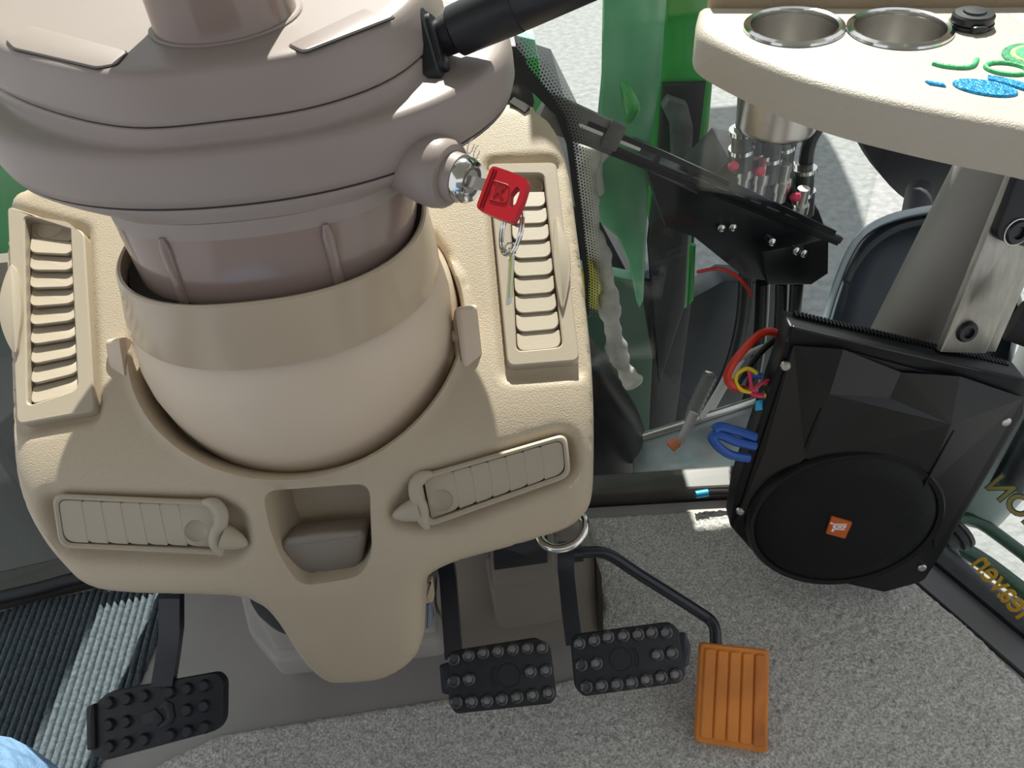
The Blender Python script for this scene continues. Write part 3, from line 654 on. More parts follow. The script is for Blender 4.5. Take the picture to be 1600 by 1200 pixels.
def strap(P, w, t):                             # flat bar swept along points
    v = []; f = []
    for p in P: v += [p - w - t, p + w - t, p + w + t, p - w + t]
    for i in range(len(P) - 1):
        for k in range(4): f.append((4 * i + k, 4 * i + (k + 1) % 4, 4 * i + 4 + (k + 1) % 4, 4 * i + 4 + k))
    f += [(3, 2, 1, 0), tuple(4 * (len(P) - 1) + k for k in range(4))]; return v, f
v, f = strap([at(267, 860, .84)] + A, wv, D0 * .006 + UP * .002); obj('arm', v, f, STEELPAINT, clutch, ang=30)
# brakes
def brake(label, ol, lip, studs, holes, ring, arc, armp, d, right):
    F = pad_frame((ring[0], ring[1]), right, d); br = empty('brake_pedal', F.o, label, 'pedal', None)
    pad = prism('pad', rpoly([F.pix(*q) for q in ol], .004, 4), F, -.012, 0, RUBBER, br, bev=.0025)
    prism('metal_edge', rpoly([F.pix(*q) for q in lip], .002, 3), F, -.016, -.002, STEELPAINT, br, bev=.0015)
    for k, q in enumerate(studs): v, f = stud_vf(F, *F.pix(*q), True, .0066); obj('eyelet', v, f, EYE, pad); 
    for k, q in enumerate(studs):
        if k in holes: continue
        x, y = F.pix(*q); v, f = lathe_vf([(.0040, 0), (.0040, .0012), (.0003, .0014)], Fr(F(x, y, 0), F.x, F.y), 14); obj('eyelet_core', v, f, WORNSTEEL, pad)
    x, y = F.pix(*ring[:2]); v, f = tube_vf([F(x + .0115 * math.cos(t), y + .0115 * math.sin(t), .0002) for t in np.linspace(0, 2 * PI, 36, endpoint=False)], .0006, 6, closed=True); obj('ring_mark', v, f, RUBBER, pad)
    for rr_ in (.0155, .0185):
        v, f = tube_vf([F(x + rr_ * math.cos(t + arc), y + rr_ * math.sin(t + arc), .0002) for t in np.linspace(-.6, .6, 14)], .0006, 6); obj('arc_mark', v, f, RUBBER, pad)
    v, f = strap([at(*q) for q in armp], RT * .0088, D0 * .0055 + UP * .002); obj('arm', v, f, STEELPAINT, br, ang=30)
    return br
s1 = [(709, 1030), (732, 1024), (755, 1020), (778, 1017), (801, 1014), (824, 1012), (847, 1012), (709, 1064), (733, 1061), (829, 1049), (853, 1047), (713, 1097), (737, 1096), (761, 1095), (784, 1092), (808, 1089), (832, 1086), (857, 1082)]
brake('left brake pedal of the pair, black with rows of metal eyelets, below the console', [(700, 1030), (705, 1018), (838, 997), (860, 1010), (870, 1088), (862, 1100), (712, 1116), (701, 1100)], [(686, 1040), (703, 1036), (706, 1088), (690, 1084)], s1, (0, 7, 11), (795, 1055), PI, [(695, 870, .84), (700, 900, .83), (706, 980, .81), (709, 1025, .80)], .79, (709, 1030, 847, 1012))
s2 = [(905, 1005), (928, 1000), (950, 995), (974, 993), (997, 991), (1018, 988), (1041, 988), (908, 1039), (932, 1036), (1027, 1023), (1050, 1020), (916, 1073), (940, 1071), (964, 1069), (987, 1066), (1010, 1062), (1033, 1058), (1056, 1054)]
brake('right brake pedal of the pair, black with rows of metal eyelets, beside the orange pedal', [(893, 1010), (896, 992), (1048, 972), (1062, 985), (1072, 1056), (1062, 1068), (912, 1089), (899, 1075)], [(1056, 992), (1072, 988), (1081, 1010), (1078, 1040), (1066, 1048)], s2, (7, 11), (970, 1030), 0, [(884, 850, .86), (884, 890, .84), (890, 950, .815), (897, 1003, .80)], .79, (905, 1005, 1041, 988))
# accelerator
F = pad_frame((1145, 1090), (1098, 1008, 1202, 1018), .84, (-D0 + UP * .15).normalized())
acc = empty('accelerator_pedal', F.o, 'orange ribbed accelerator pedal pad on a bent black rod', 'pedal')
pad = prism('pad', rpoly([F.pix(*q) for q in ((1095, 1005), (1203, 1017), (1200, 1178), (1087, 1160))], .005, 4), F, -.010, 0, ORANGE, acc, bev=.002)
TLp, TRp, BRp, BLp = (1100, 1010), (1198, 1021), (1195, 1172), (1092, 1156)
for k in range(5):
    t0, t1 = k / 5 + .012, (k + 1) / 5 - .012
    q = [lerp2(lerp2(TLp, TRp, t), lerp2(BLp, BRp, t), s) for t, s in ((t0, .015), (t1, .015), (t1, .97), (t0, .97))]
    v, f = prism_vf(rpoly([F.pix(*w) for w in q], .003, 3), F, -.001, .0028, .0012, 1); obj('rib', v, f, ORANGE_D if k == 4 else ORANGE, pad)
rod = [at(893, 865, .86), at(918, 863, .86), at(950, 866, .862), at(1000, 898, .868), at(1090, 955, .874), at(1112, 972, .872), at(1118, 992, .866), at(1117, 1030, .858)]
tube('rod', rod, .0066, STEELPAINT, acc, 14, 6)
tube('rod_bush', [at(892, 866, .86), at(910, 864, .86)], .0095, STEELPAINT, acc, 14)

# ================================================================== CARPET, MAT, FLOOR MOULDINGS
def vnoise(n): return rng.random(n)
def pile(name, poly, step, z0, hfun, m, label, cat, thick=.006):
    A = np.array(poly); gx, gy = np.meshgrid(np.arange(A[:, 0].min(), A[:, 0].max(), step), np.arange(A[:, 1].min(), A[:, 1].max(), step)); G = np.stack([gx.ravel(), gy.ravel()], 1); G = G + (rng.random(G.shape) - .5) * step * .5
    G = G[sdf(poly, G) > step * .5]; B = resample(poly, step * 1.2); B = [(x + rng.normal(0, .0010), y + rng.normal(0, .0010)) for x, y in B]; nb = len(B)
    V, E_, F_, *_ = delaunay_2d_cdt([Vector(b) for b in B] + [Vector(g) for g in G], [(i, (i + 1) % nb) for i in range(nb)], [], 1, 1e-7)
    P = np.array([tuple(v) for v in V]); de = sdf(poly, P); h = z0 + thick * np.sqrt(np.clip(1 - np.clip(1 - de / .006, 0, 1) ** 2, 0, 1)) + hfun(P)
    vv = [(p[0], p[1], max(z0 + .0003, q)) for p, q in zip(P, h)]; ff = [tuple(f) for f in F_]; cn = {}
    for f in ff:
        for a, b in zip(f, f[1:] + f[:1]): k = (min(a, b), max(a, b)); cn[k] = cn.get(k, 0) + 1
    bd = [k for k, c in cn.items() if c == 1]; mp = {}
    for a, b in bd:
        for q in (a, b):
            if q not in mp: mp[q] = len(vv); vv.append((P[q, 0], P[q, 1], z0))
        ff.append((a, b, mp[b], mp[a]))
    o = obj(name, vv, ff, m, ang=180); return tag(o, label, cat)
FPX2 = [(232, 1205), (345, 1150), (520, 1122), (690, 1095), (760, 1086), (905, 1062), (935, 985), (942, 950), (930, 880), (915, 812), (1000, 807), (1142, 797)]
cp = [tuple(onz(u, v, 0))[:2] for u, v in FPX2] + [(.392, .612)] + [tuple(onz(u, v, 0))[:2] for u, v in ((1440, 923), (1520, 990), (1600, 1070))] + [(.56, .27), (.545, .235), (.47, .225), (.44, .10), (-.30, .10), (-.50, .14)]
pile('carpet', cp, .0034, .0005, lambda P: rng.normal(0, .0008, len(P)), CARPET, 'grey cut pile carpet covering the floor under the pedals and speaker', 'carpet')
mpx = [(-10, 958), (60, 938), (130, 925), (200, 905), (262, 895), (258, 945), (245, 1000), (225, 1050), (195, 1110), (150, 1205)]
mp_ = [tuple(onz(u, v, .004))[:2] for u, v in mpx]; mp_ = mp_ + [(mp_[-1][0] - .02, .12), (-.95, .12), (-.95, mp_[0][1] - .02)]
rd = np.array(onz(120, 1150, 0))[:2] - np.array(onz(152, 1040, 0))[:2]; rd /= np.linalg.norm(rd); rp = np.array((-rd[1], rd[0]))
ribs(MATT, rp, .0092, .30)  # groove shade put into the mat colour as dark stripes
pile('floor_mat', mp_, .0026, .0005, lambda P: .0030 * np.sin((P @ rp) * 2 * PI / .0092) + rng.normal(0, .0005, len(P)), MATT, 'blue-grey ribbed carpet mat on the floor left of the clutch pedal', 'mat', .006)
# rubber lip along the left front sill
tag(tube('rubber_lip', [onz(u, v, .03) for u, v in ((-60, 950), (0, 934), (60, 920), (110, 906), (170, 895), (240, 880))], .009, RUBBER, n=10, smooth_path=4), 'black rubber lip between left glass and ribbed mat', 'seal')
# mouldings of the floor tunnel behind the brake pedals
def slab(name, px, d, th, m, parent=None, bev=.004, nn=None, lab=None, cat=None, r=.006):
    n = (nn or -D0).normalized(); o = at(*px[0], d); F = Fr(o, RT, n.cross(RT)); 
    if F.z.dot(n) < 0: F.y = -F.y; F.z = n
    P = rpoly([F.pix(*q) for q in px], r, 4); ob = prism(name, P, F, -th, 0, m, parent, bev=bev)
    if lab: tag(ob, lab, cat)
    return ob
tun = empty('floor_tunnel', onz(790, 985, 0), 'grey-brown moulded tunnel cover on the floor behind the two brake pedals', 'tunnel cover')
FN = Vector((0, -.80, .60))
slab('moulding', [(690, 830), (905, 812), (938, 880), (938, 985), (925, 1010), (700, 1030), (680, 940)], .935, .05, TUNNEL, tun, .006, FN, r=.012)
slab('raised_panel', [(757, 872), (875, 845), (885, 965), (862, 975), (790, 985), (775, 975)], .912, .03, TUNNEL, tun, .004, FN, r=.008)
slab('upper_block', [(765, 850), (865, 835), (868, 905), (770, 920)], .895, .03, TUNNEL, tun, .003, FN)
slab('black_module', [(770, 850), (855, 835), (856, 880), (772, 892)], .888, .02, BLACK, tun, .002, FN, r=.002)
slab('side_plate', [(930, 870), (940, 900), (943, 985), (935, 990), (931, 940)], .93, .04, GROOVE, tun, .001, FN, r=.002)
ped = empty('column_pedestal', onz(430, 1030, 0), 'grey plastic pedestal box standing on the bare floor plate behind the console apron', 'pedestal')
PN = Vector((0, -.25, 1))
F = Fr(onz(425, 1040, 0), Vector((1, .12, 0)), Vector((-.12, 1, 0)))
def fz(L, z): 
    o = []
    for u, v in L: q = F.inv(onz(u, v, z)); o.append((q[0], q[1]))
    return o
prism('body', rpoly(fz([(375, 925), (390, 990), (432, 1038), (560, 1022), (690, 1005), (690, 900)], .03), .008, 4), F, 0, .035, GREYPOST, ped, bev=.006)
prism('top_panel', rpoly(fz([(388, 935), (430, 1014), (560, 1000), (680, 985), (680, 900)], .04), .005, 4), F, .030, .042, GREYPOST, ped, bev=.002)
prism('dark_opening', rpoly(fz([(385, 930), (402, 960), (432, 985), (480, 1000), (520, 990), (520, 900)], .045), .012, 4), F, .035, .0445, BLACK, ped, bev=.002)
slab('bracket', [(655, 925), (674, 905), (678, 935), (676, 942), (662, 945)], .76, .01, BEIGE, ped, .002, FN, r=.002)
slab('switch', [(664, 948), (671, 945), (676, 975), (672, 982), (665, 984)], .80, .02, BLUEGREY, ped, .002, FN, r=.002)
# steel ring under the right lower corner of the console
rc = at(878, 826, .735); rx_ = (RT * .93 + UP * .36).normalized(); ry_ = (UP * .75 - RT * .25 + D0 * .6).normalized()
tag(tube('grab_ring', [rc + rx_ * (.0225 * math.cos(t)) + ry_ * (.0195 * math.sin(t)) for t in np.linspace(0, 2 * PI, 40, endpoint=False)], .0045, CHROME, n=12, closed=True), 'satin steel pull ring poking out under the right corner of the console', 'ring')

# ================================================================== SIDE TRAY
TZ = .640
TF_ = Fr((0, 0, TZ), (1, 0, 0), (0, 1, 0))
tray = empty('side_tray', (.32, .56, TZ - .03), 'cream vinyl covered side tray with rolled front edge and green and blue embroidery', 'tray')
edge_px = [(1092, 10), (1088, 38), (1105, 58), (1165, 88), (1240, 118), (1330, 145), (1430, 168), (1520, 186), (1620, 204), (1760, 235)]
ed = [tuple(onz(u, v, TZ))[:2] for u, v in edge_px]; back = [(.60, .36), (.60, .59), (.447, .637), (.33, .668), (.205, .705)]
TO = [tuple(q) for q in catmull([(p[0], p[1], 0) for p in ed], 5)]; TO = [(q[0], q[1]) for q in TO] + back
CUPS = [tuple(onz(1240, 43, TZ))[:2], tuple(onz(1405, 46, TZ))[:2]]
v, f = prism_vf(TO, TF_, -.034, 0, .009, 3); f = f[:-2]; NT = len(TO)          # rolled side, then top and underside with the two cup holes cut out
for k, lo in ((0, 0), (1, len(v) // NT - 1)):
    ring = [tuple(TF_.inv(q))[:2] for q in v[lo * NT:(lo + 1) * NT]]; pl = list(ring); ed_ = [(i, (i + 1) % NT) for i in range(NT)]; hs = []
    for c in CUPS:
        n0 = len(pl); h_ = [(c[0] + .0350 * math.cos(a), c[1] + .0350 * math.sin(a)) for a in np.linspace(0, 2 * PI, 40, endpoint=False)]; pl += h_; hs.append(h_); ed_ += [(n0 + i, n0 + (i + 1) % 40) for i in range(40)]
    V_, _, F_, *_ = delaunay_2d_cdt([Vector(p) for p in pl], ed_, [], 1, 1e-7); Pq = np.array([tuple(q) for q in V_]); zz = v[lo * NT].z - TZ
    n0 = len(v); v += [TF_(p[0], p[1], zz) for p in Pq]
    for q in F_:
        m_ = np.mean(Pq[list(q)], 0)
        if all(np.hypot(*(m_ - np.array(c))) > .0345 for c in CUPS): f.append(tuple(n0 + i for i in q))
bo_ = obj('board', v, f, CREAM, tray, ang=55)
bm_ = bmesh.new(); bm_.from_mesh(bo_.data); bmesh.ops.remove_doubles(bm_, verts=bm_.verts, dist=1e-5); bmesh.ops.recalc_face_normals(bm_, faces=bm_.faces); bm_.to_mesh(bo_.data); bm_.free(); bo_.data.set_sharp_from_angle(angle=math.radians(50))
bk = [(.207, .706), (.33, .670), (.447, .639), (.60, .592)]
v = []; f = []
for (x, y) in bk: v += [Vector((x, y - .003, TZ - .03)), Vector((x, y + .005, TZ - .03)), Vector((x + .002, y + .006, TZ + .022)), Vector((x + .002, y - .001, TZ + .022))]
for i in range(3):
    for k in range(4): f.append((4 * i + k, 4 * i + (k + 1) % 4, 4 * i + 4 + (k + 1) % 4, 4 * i + 4 + k))
f += [(3, 2, 1, 0), (12, 13, 14, 15)]
obj('back_lip', v, f, mat('tan_woven_vinyl', (.42, .33, .21), .6, bump=.7, bscale=260, bdist=.001), tray, ang=30)
# embroidery: letters, blue motif, green badge
def tp(u, v): q = onz(u, v, TZ); return (q.x, q.y)
bl, br_ = onz(1456, 104, TZ), onz(1592, 122, TZ); ex = (br_ - bl); tF = Fr(bl - Vector((0, 0, 0)), ex, Vector((-ex.y, ex.x, 0))); tF = Fr(tF.o, tF.x, Vector((0, 0, 1)).cross(tF.x))
L = ex.length
def stroke(name, P, w, m, h=.0012):
    v, f = [], []
    Q = catmull([tF(x, y, .0006) for x, y in P], 5) if len(P) > 2 else [tF(x, y, .0006) for x, y in P]
    vv_, ff_ = tube_vf(Q, w, 8); return obj(name, vv_, ff_, m, tray)
# letters laid along the baseline: J, O, H, and the start of N
stroke('letter_j', [(.000, .004), (.008, .0015), (.020, .003), (.026, .009), (.027, .021)], .0019, THREADG)
stroke('letter_o', [(.0475 + .0135 * math.cos(t), .0115 + .0095 * math.sin(t)) for t in np.linspace(0, 2 * PI, 13)], .0018, THREADG)
for P in ([(.066, .000), (.066, .021)], [(.090, .000), (.090, .021)], [(.066, .0105), (.090, .0105)]): stroke('letter_h', P, .0018, THREADG)
for P in ([(.099, .000), (.099, .021)], [(.099, .021), (.120, .000)], [(.120, .000), (.120, .021)]): stroke('letter_n', P, .0018, THREADG)
def patch(name, px, m, h=.0016): return prism(name, [tp(*q) for q in px], TF_, -.001, h, m, tray, bev=.0007, seg=1)
def arcpx(cx, cy, a, b, rot, n=28): return [(cx + a * math.cos(t) * math.cos(rot) - b * math.sin(t) * math.sin(rot), cy + a * math.cos(t) * math.sin(rot) + b * math.sin(t) * math.cos(rot)) for t in np.linspace(0, 2 * PI, n, endpoint=False)]
patch('blue_oval', arcpx(1539, 139, 52, 11, .16), THREADB)
patch('blue_stroke', [(1543, 119), (1570, 124), (1620, 137), (1640, 160), (1605, 144), (1570, 133), (1543, 127)], THREADB)
patch('blue_dash', [(1445, 128), (1474, 132), (1478, 137), (1452, 133)], THREADB)
patch('green_badge', arcpx(1610, 88, 46, 18, .10), THREADD, .0014)
patch('badge_ring', arcpx(1612, 88, 35, 13.5, .10), THREADY, .0020)
patch('badge_centre', arcpx(1613, 88, 29, 11, .10), THREADG, .0024)
# cup holders and the socket cap
def cup(cx, cy, label, depth):
    q = onz(cx, cy, TZ); F = Fr((q.x, q.y, TZ), X0, Vector((0, 1, 0)))
    c = empty('cup_holder', (q.x, q.y, TZ - depth), label, 'cup holder', None)
    lathe('cup_wall', [(.0345, .001), (.0338, -.004), (.0332, -depth + .003), (.0320, -depth), (.0005, -depth), (.0005, -depth - .0015), (.0335, -depth - .0015), (.0347, -depth + .0004), (.0349, -depth + .004), (.0352, -.002)], F, STEEL, c, 56, cap0=False)
    lathe('rim', [(.0338, .0000), (.0345, .0028), (.0372, .0036), (.0400, .0022), (.0405, .0004), (.0385, -.0006), (.034, -.001)], F, CHROME, c, 56, closed=True)
cup(1240, 43, 'steel cup holder at the left end of the cream tray, its cup hanging below', .085)
cup(1405, 46, 'steel cup holder between the other cup holder and the black socket cap', .060)
q = onz(1516, 40, TZ); F = Fr((q.x, q.y, TZ), X0, Vector((0, 1, 0)))
sc = empty('socket_cap', (q.x, q.y, TZ), 'round black socket cap on the tray beside the cup holders', 'cap')
lathe('collar', [(.0165, 0), (.0165, .003), (.014, .0035), (.0005, .0035)], F, BLACK, sc, 32)
lathe('lid', [(.0135, .003), (.0155, .004), (.0155, .0085), (.014, .0100), (.0085, .0104), (.0080, .0118), (.0005, .0122)], F, BLACK, sc, 32)
box('hinge_tab', F, (-.008, .003), (-.0195, -.0135), (.002, .006), BLACK, sc, bev=.0015)
# brackets and post
pt, pb = Vector((.497, .618, .6005)), Vector((.425, .628, 0.0))
post = empty('corner_post', pb, 'grey round cab corner post rising behind the speaker to the tray', 'post')
tube('tube', [pb, pb.lerp(pt, .5), pt], .046, GREYPOST, post, 40)
pu = ony(1566, 50, .655) + Vector((.048, 0, 0)); tube('upper_tube', [Vector((pu.x, pu.y, TZ + .001)), Vector((pu.x, pu.y, 1.0)), Vector((pu.x, pu.y, 1.52))], .046, GREYPOST, post, 40)
tube('weld_plug', [pb.lerp(pt, .55) + Vector((.030, -.032, 0)), pb.lerp(pt, .55) + Vector((.033, -.040, 0))], .009, GREYPOST, post, 16)
bF = at(1525, 500, .735); bar_t = at(1596, 330, .685); BN = (Vector((.10, -.93, .33))).normalized(); BF = Fr(bF, BN.cross(bar_t - bF), bar_t - bF)
if BF.z.dot(BN) < 0: BF = Fr(BF.o, -BF.x, BF.y)
bar = empty('mounting_bar', BF(0, -.1, 0), 'brushed aluminium mounting bar bolted beside the grey post', 'bar')
bo = [BF.pix(*q) for q in ((1600, 270), (1700, 290), (1545, 580), (1460, 565))]
box('flat_bar', BF, (-.024, .026), (-.035, .20), (-.007, 0), ALU, bar, bev=.001)
box('edge_flange', BF, (.026, .040), (-.035, .20), (-.010, -.004), ALU, bar, bev=.001)
q = BF.pix(1510, 518); G = Fr(BF(q[0], q[1], 0), BF.x, BF.y)
def bolt(G, r, parent, m=BLACK):
    b_ = lathe('bolt', [(r, -.002), (r, .002), (r * .85, .0042), (r * .52, .0046), (r * .48, .0012), (.0003, .0012)], G, m, parent, 24)
    return b_
bolt(G, .0105, bar)
pF = at(1597, 330, .672); PF = Fr(pF, BF.x, BF.y)
plate = empty('black_plate', PF.o, 'black rounded plate with a bolt fixed over the aluminium bar at the right edge', 'plate')
prism('plate_body', rpoly([PF.pix(*q) for q in ((1600, 250), (1740, 280), (1660, 400), (1553, 374))], .012, 5), PF, -.008, 0, BLACK, plate, bev=.002)
q = PF.pix(1588, 362); bolt(Fr(PF(q[0], q[1], 0), PF.x, PF.y), .0115, plate, STEELPAINT); lathe('washer', [(.0125, -.0005), (.0125, .0016), (.0105, .0022), (.0100, .0005)], Fr(PF(q[0], q[1], 0), PF.x, PF.y), STEEL, plate, 24)
rb = tube('rubber_stop', [at(1584, 500, .70), at(1640, 520, .69)], .019, RUBBER, n=20); tag(rb, 'black rubber stop at the right edge below the black plate', 'stop')

# ================================================================== SUBWOOFER
e1 = Vector((.240, -.041, -.070)).normalized(); SO = Vector((.267, .531, .414)); e2 = Vector((-.0445, -.046, -.325)); SF0 = Fr(SO, e1, -e2)
cn_ = [SF0.pix(*q) for q in ((1236, 507), (1628, 596), (1432, 938), (1123, 876))]
sx0 = SF0.x; SP = Fr(SO, SF0.x, SF0.y)
if SP.z.dot(D0) > 0: SP.z = -SP.z
spk = empty('subwoofer', Vector((.36, .48, .0)), 'black faceted subwoofer box with an orange badge on its round grille leaning in the corner', 'speaker')
def sp(u, v, h=0): return SP.pix(u, v, h)
body = rpoly([sp(*q) for q in ((1234, 512), (1608, 596), (1604, 650), (1476, 868), (1447, 912), (1383, 930), (1197, 890), (1141, 826), (1150, 770), (1225, 552))], .004, 3)
prism('case', body, SP, -.032, -.004, BLACKM, spk, bev=.003)
prism('rear_box', [(sum(q[0] for q in body) / len(body) * .15 + p_[0] * .85, sum(q[1] for q in body) / len(body) * .15 + p_[1] * .85) for p_ in body], SP, -.062, -.031, BLACKM, spk, bev=.004)
face = rpoly([sp(*q) for q in ((1237, 545), (1300, 542), (1600, 622), (1590, 660), (1470, 866), (1440, 910), (1382, 926), (1200, 886), (1146, 824))], .004, 3)
prism('face_plate', face, SP, -.006, 0, BLACKM, spk, bev=.002)
# heat sink rail with comb of slots along the top edge
ra, rb_ = sp(1240, 516), sp(1600, 600); rv = Vector((rb_[0] - ra[0], rb_[1] - ra[1])); rl = rv.length; RFm = Fr(SP(ra[0], ra[1], 0), SP.x * rv.x + SP.y * rv.y, SP.z.cross(SP.x * rv.x + SP.y * rv.y)); RFm = Fr(RFm.o, RFm.x, RFm.y)
if RFm.z.dot(SP.z) < 0: RFm.z = -RFm.z
box('heat_sink', RFm, (.0, rl), (-.016, .0015), (-.030, -.004), STEELPAINT, spk, bev=.001)
mb = MB()
for k in range(58): a = .006 + k * (rl - .012) / 58; v, f = box_vf(RFm, (a, a + .0022), (-.004, .0050), (-.031, -.022)); mb.add(v, f)
tag(mb.build('heat_sink_fins', BLACKM, spk, smooth=False), kind='stuff')
FACET = mat('black_satin_plastic', (.009, .0088, .0095), .33, spec=.45)
# faceted relief of the face: points (u, v, height)
def facet(name, tri): 
    v = [SP(*sp(u, v_, h), h) for u, v_, h in tri[0]]; return obj(name, v, tri[1], FACET, spk, smooth=False)
A_ = (1240, 540, .001); B_ = (1318, 546, .006); C_ = (1408, 582, .004); Dp = (1500, 588, .006); E_p = (1600, 622, .001); G1 = (1296, 616, .017); G2 = (1486, 663, .017); M1 = (1390, 622, .009)
facet('facets', ([A_, B_, C_, Dp, E_p, G1, G2, M1], [(0, 1, 5), (1, 2, 5), (2, 7, 5), (2, 6, 7), (2, 3, 6), (3, 4, 6), (7, 6, 5)]))
L1 = (1258, 716, .010); L2 = (1440, 770, .012); K1 = (1180, 720, .001); K2 = (1530, 765, .001)
facet('facets', ([G1, G2, L2, L1, A_, (1150, 815, .0005), (1195, 705, .0005), E_p, (1462, 858, .0005), M1], [(0, 9, 1, 2, 3), (4, 0, 3, 6), (6, 3, 5), (7, 8, 2, 1)]))
for P in ([(1282, 640), (1258, 700)], [(1490, 672), (1442, 762)]):
    v, f = tube_vf([SP(*sp(u, w, .0145), .0145) for u, w in P], .0012, 6); obj('ridge', v, f, BLACKM, spk)
# round grille
gc = sp(1317, 812, .008); G = Fr(SP(gc[0], gc[1], 0), SP.x, SP.y); 
if G.z.dot(SP.z) < 0: G = Fr(G.o, G.x, -G.y)
R1 = (Vector(sp(1172, 800, .01)) - Vector(sp(1462, 845, .01))).length / 2 * .945
GM = mat('black_grille_mesh', (.003, .0035, .005), .5, bump=.9, spec=.25, bscale=900, bdist=.0006)
lathe('grille_surround', [(R1 + .004, -.002), (R1 + .004, .010), (R1 + .001, .0150), (R1 - .004, .0135), (R1 - .006, .009)], G, BLACKM, spk, 72)
lathe('grille', [(R1 - .005, .004), (R1 - .005, .0115), (R1 - .010, .0150), (R1 - .03, .0175), (.0005, .0195)], G, GM, spk, 72)
bq = [sp(*q, .0195) for q in ((1299, 806), (1331, 815), (1320, 840), (1290, 832))]
bd_ = prism('badge', rpoly(bq, .001, 2), SP, .016, .0215, LOGO, spk, bev=.0006); bd_['label'] = 'orange badge with white letters'
c_ = np.mean(np.array(bq), 0); ux = Vector(bq[3]) - Vector(bq[0]); uy = Vector(bq[1]) - Vector(bq[0])
TFj = Fr(SP(c_[0], c_[1], .0215), SP.x * ux.x + SP.y * ux.y, SP.x * uy.x + SP.y * uy.y)
TFj = Fr(TFj(-ux.length * .30, -uy.length * .27, 0), TFj.x, TFj.y)
if TFj.z.dot(SP.z) < 0: TFj.z = -TFj.z
v, f = text_vf('JBL', TFj, uy.length * .78, .0004, off=.0004, sx=.52); obj('badge_letters', v, f, WHITE, bd_, smooth=False)
for q in ((1228, 573), (1572, 660), (1158, 800), (1441, 888)):
    a = sp(*q, .002); g = Fr(SP(a[0], a[1], 0), SP.x, SP.y); g.z = SP.z
    lathe('screw', [(.0052, -.001), (.0052, .0015), (.004, .0030), (.0005, .0034)], g, STEEL, spk, 16)
g = sp(1580, 668, .001)
# terminals on its side and the cables
def cab(name, P, r, m, label, cat='cable', n=8, grp=None):
    o = tube(name, ats(P), r, m, n=n, smooth_path=6); tag(o, label, cat, grp); return o
cab('cable', [(1222, 528, .79), (1205, 518, .785), (1185, 524, .78), (1155, 555, .775), (1137, 585, .775), (1143, 602, .775), (1160, 608, .785)], .0042, REDW, 'thick red power cable looping out beside the subwoofer top')
cab('cable', [(1228, 522, .80), (1205, 535, .80), (1180, 560, .80), (1160, 590, .80), (1150, 605, .81)], .0036, HOSE, 'black power cable running behind the thick red cable')
cab('cable', [(1225, 550, .82), (1200, 540, .82), (1150, 565, .82), (1125, 605, .815), (1095, 655, .81)], .0030, WHITEW, 'pale grey cable trailing down from the red cable loop to the fuse holder')
cab('cable', [(1182, 583, .78), (1168, 576, .775), (1152, 584, .775), (1150, 598, .775), (1160, 610, .775), (1175, 612, .78)], .0022, YELW, 'thin yellow wire loop at the side of the subwoofer')
cab('cable', [(1170, 580, .772), (1173, 598, .772), (1176, 610, .772), (1188, 600, .775), (1205, 593, .78)], .0020, PINKW, 'pink-red wire bent in a V beside the yellow loop')
cab('cable', [(1164, 607, .782), (1178, 616, .78), (1190, 618, .782)], .0030, PINKW, 'short crimson wire end below the yellow loop')
for k, (u, v) in enumerate(((1192, 596), (1200, 608), (1192, 616), (1203, 590))):
    tag(tube('terminal', [at(u, v, .785), at(u + 8, v + 2, .785)], .0042, BRASS, n=10), ('brass wire terminal of the cluster below the blue crimp sleeve, leftmost', 'brass wire terminal in the middle of the cluster beside the subwoofer', 'lowest brass wire terminal of the cluster beside the subwoofer', 'topmost brass wire terminal of the cluster beside the subwoofer')[k], 'terminal', 'brass terminals beside the subwoofer')
tag(tube('crimp_sleeve', [at(1172, 584, .784), at(1190, 588, .784)], .0034, BLUEW, n=10), 'blue crimp sleeve next to the yellow wire loop', 'connector')
cab('cable', [(1180, 683, .80), (1150, 673, .795), (1125, 667, .79), (1115, 672, .79)], .0052, BLUEW, 'upper blue connector lead beside the lower half of the subwoofer', 'cable')
cab('cable', [(1180, 697, .80), (1150, 690, .795), (1125, 680, .79), (1113, 682, .79), (1120, 695, .79), (1140, 710, .795), (1170, 716, .80)], .0048, BLUEW, 'lower blue connector lead with loop beside the subwoofer', 'cable')
slab('blue_tab', [(1182, 626), (1196, 624), (1195, 640), (1181, 642)], .79, .004, CYAN, lab='light blue plug tab halfway down the subwoofer side', cat='connector', r=.001, bev=.0006)
tag(tube('cable', [onz(1156, 792, .026), onz(1140, 776, .026), onz(1132, 766, -.02), onz(1124, 757, -.026)], .0024, PINKW, n=8, smooth_path=5), 'thin pink wire lying over the sill at the speaker foot', 'cable')
tag(tube('plug', [onz(1087, 773, .0275), onz(1106, 770, .0275)], .0052, CYAN, n=12), 'bright blue plug lying on the dark front sill beside the subwoofer', 'plug')
tag(tube('cable', [onz(1106, 770, .0275), onz(1130, 769, .0265), onz(1165, 770, .0265)], .004, HOSE, n=8, smooth_path=5), 'black lead behind the bright blue plug', 'cable')
# fuse holder and corrugated conduit outside the glass
tag(tube('fuse_holder', ats([(1085, 645, .98), (1062, 692, .99)]), [.0065, .0055], WHITEW, n=12), 'pale inline fuse holder with an orange end beyond the front glass', 'fuse holder')
tag(tube('orange_cap', ats([(1058, 690, .98), (1047, 699, .98)]), .0075, mat('salmon_plastic', (.75, .25, .12), .5), n=12), 'salmon orange cap at the end of the fuse holder', 'cap')

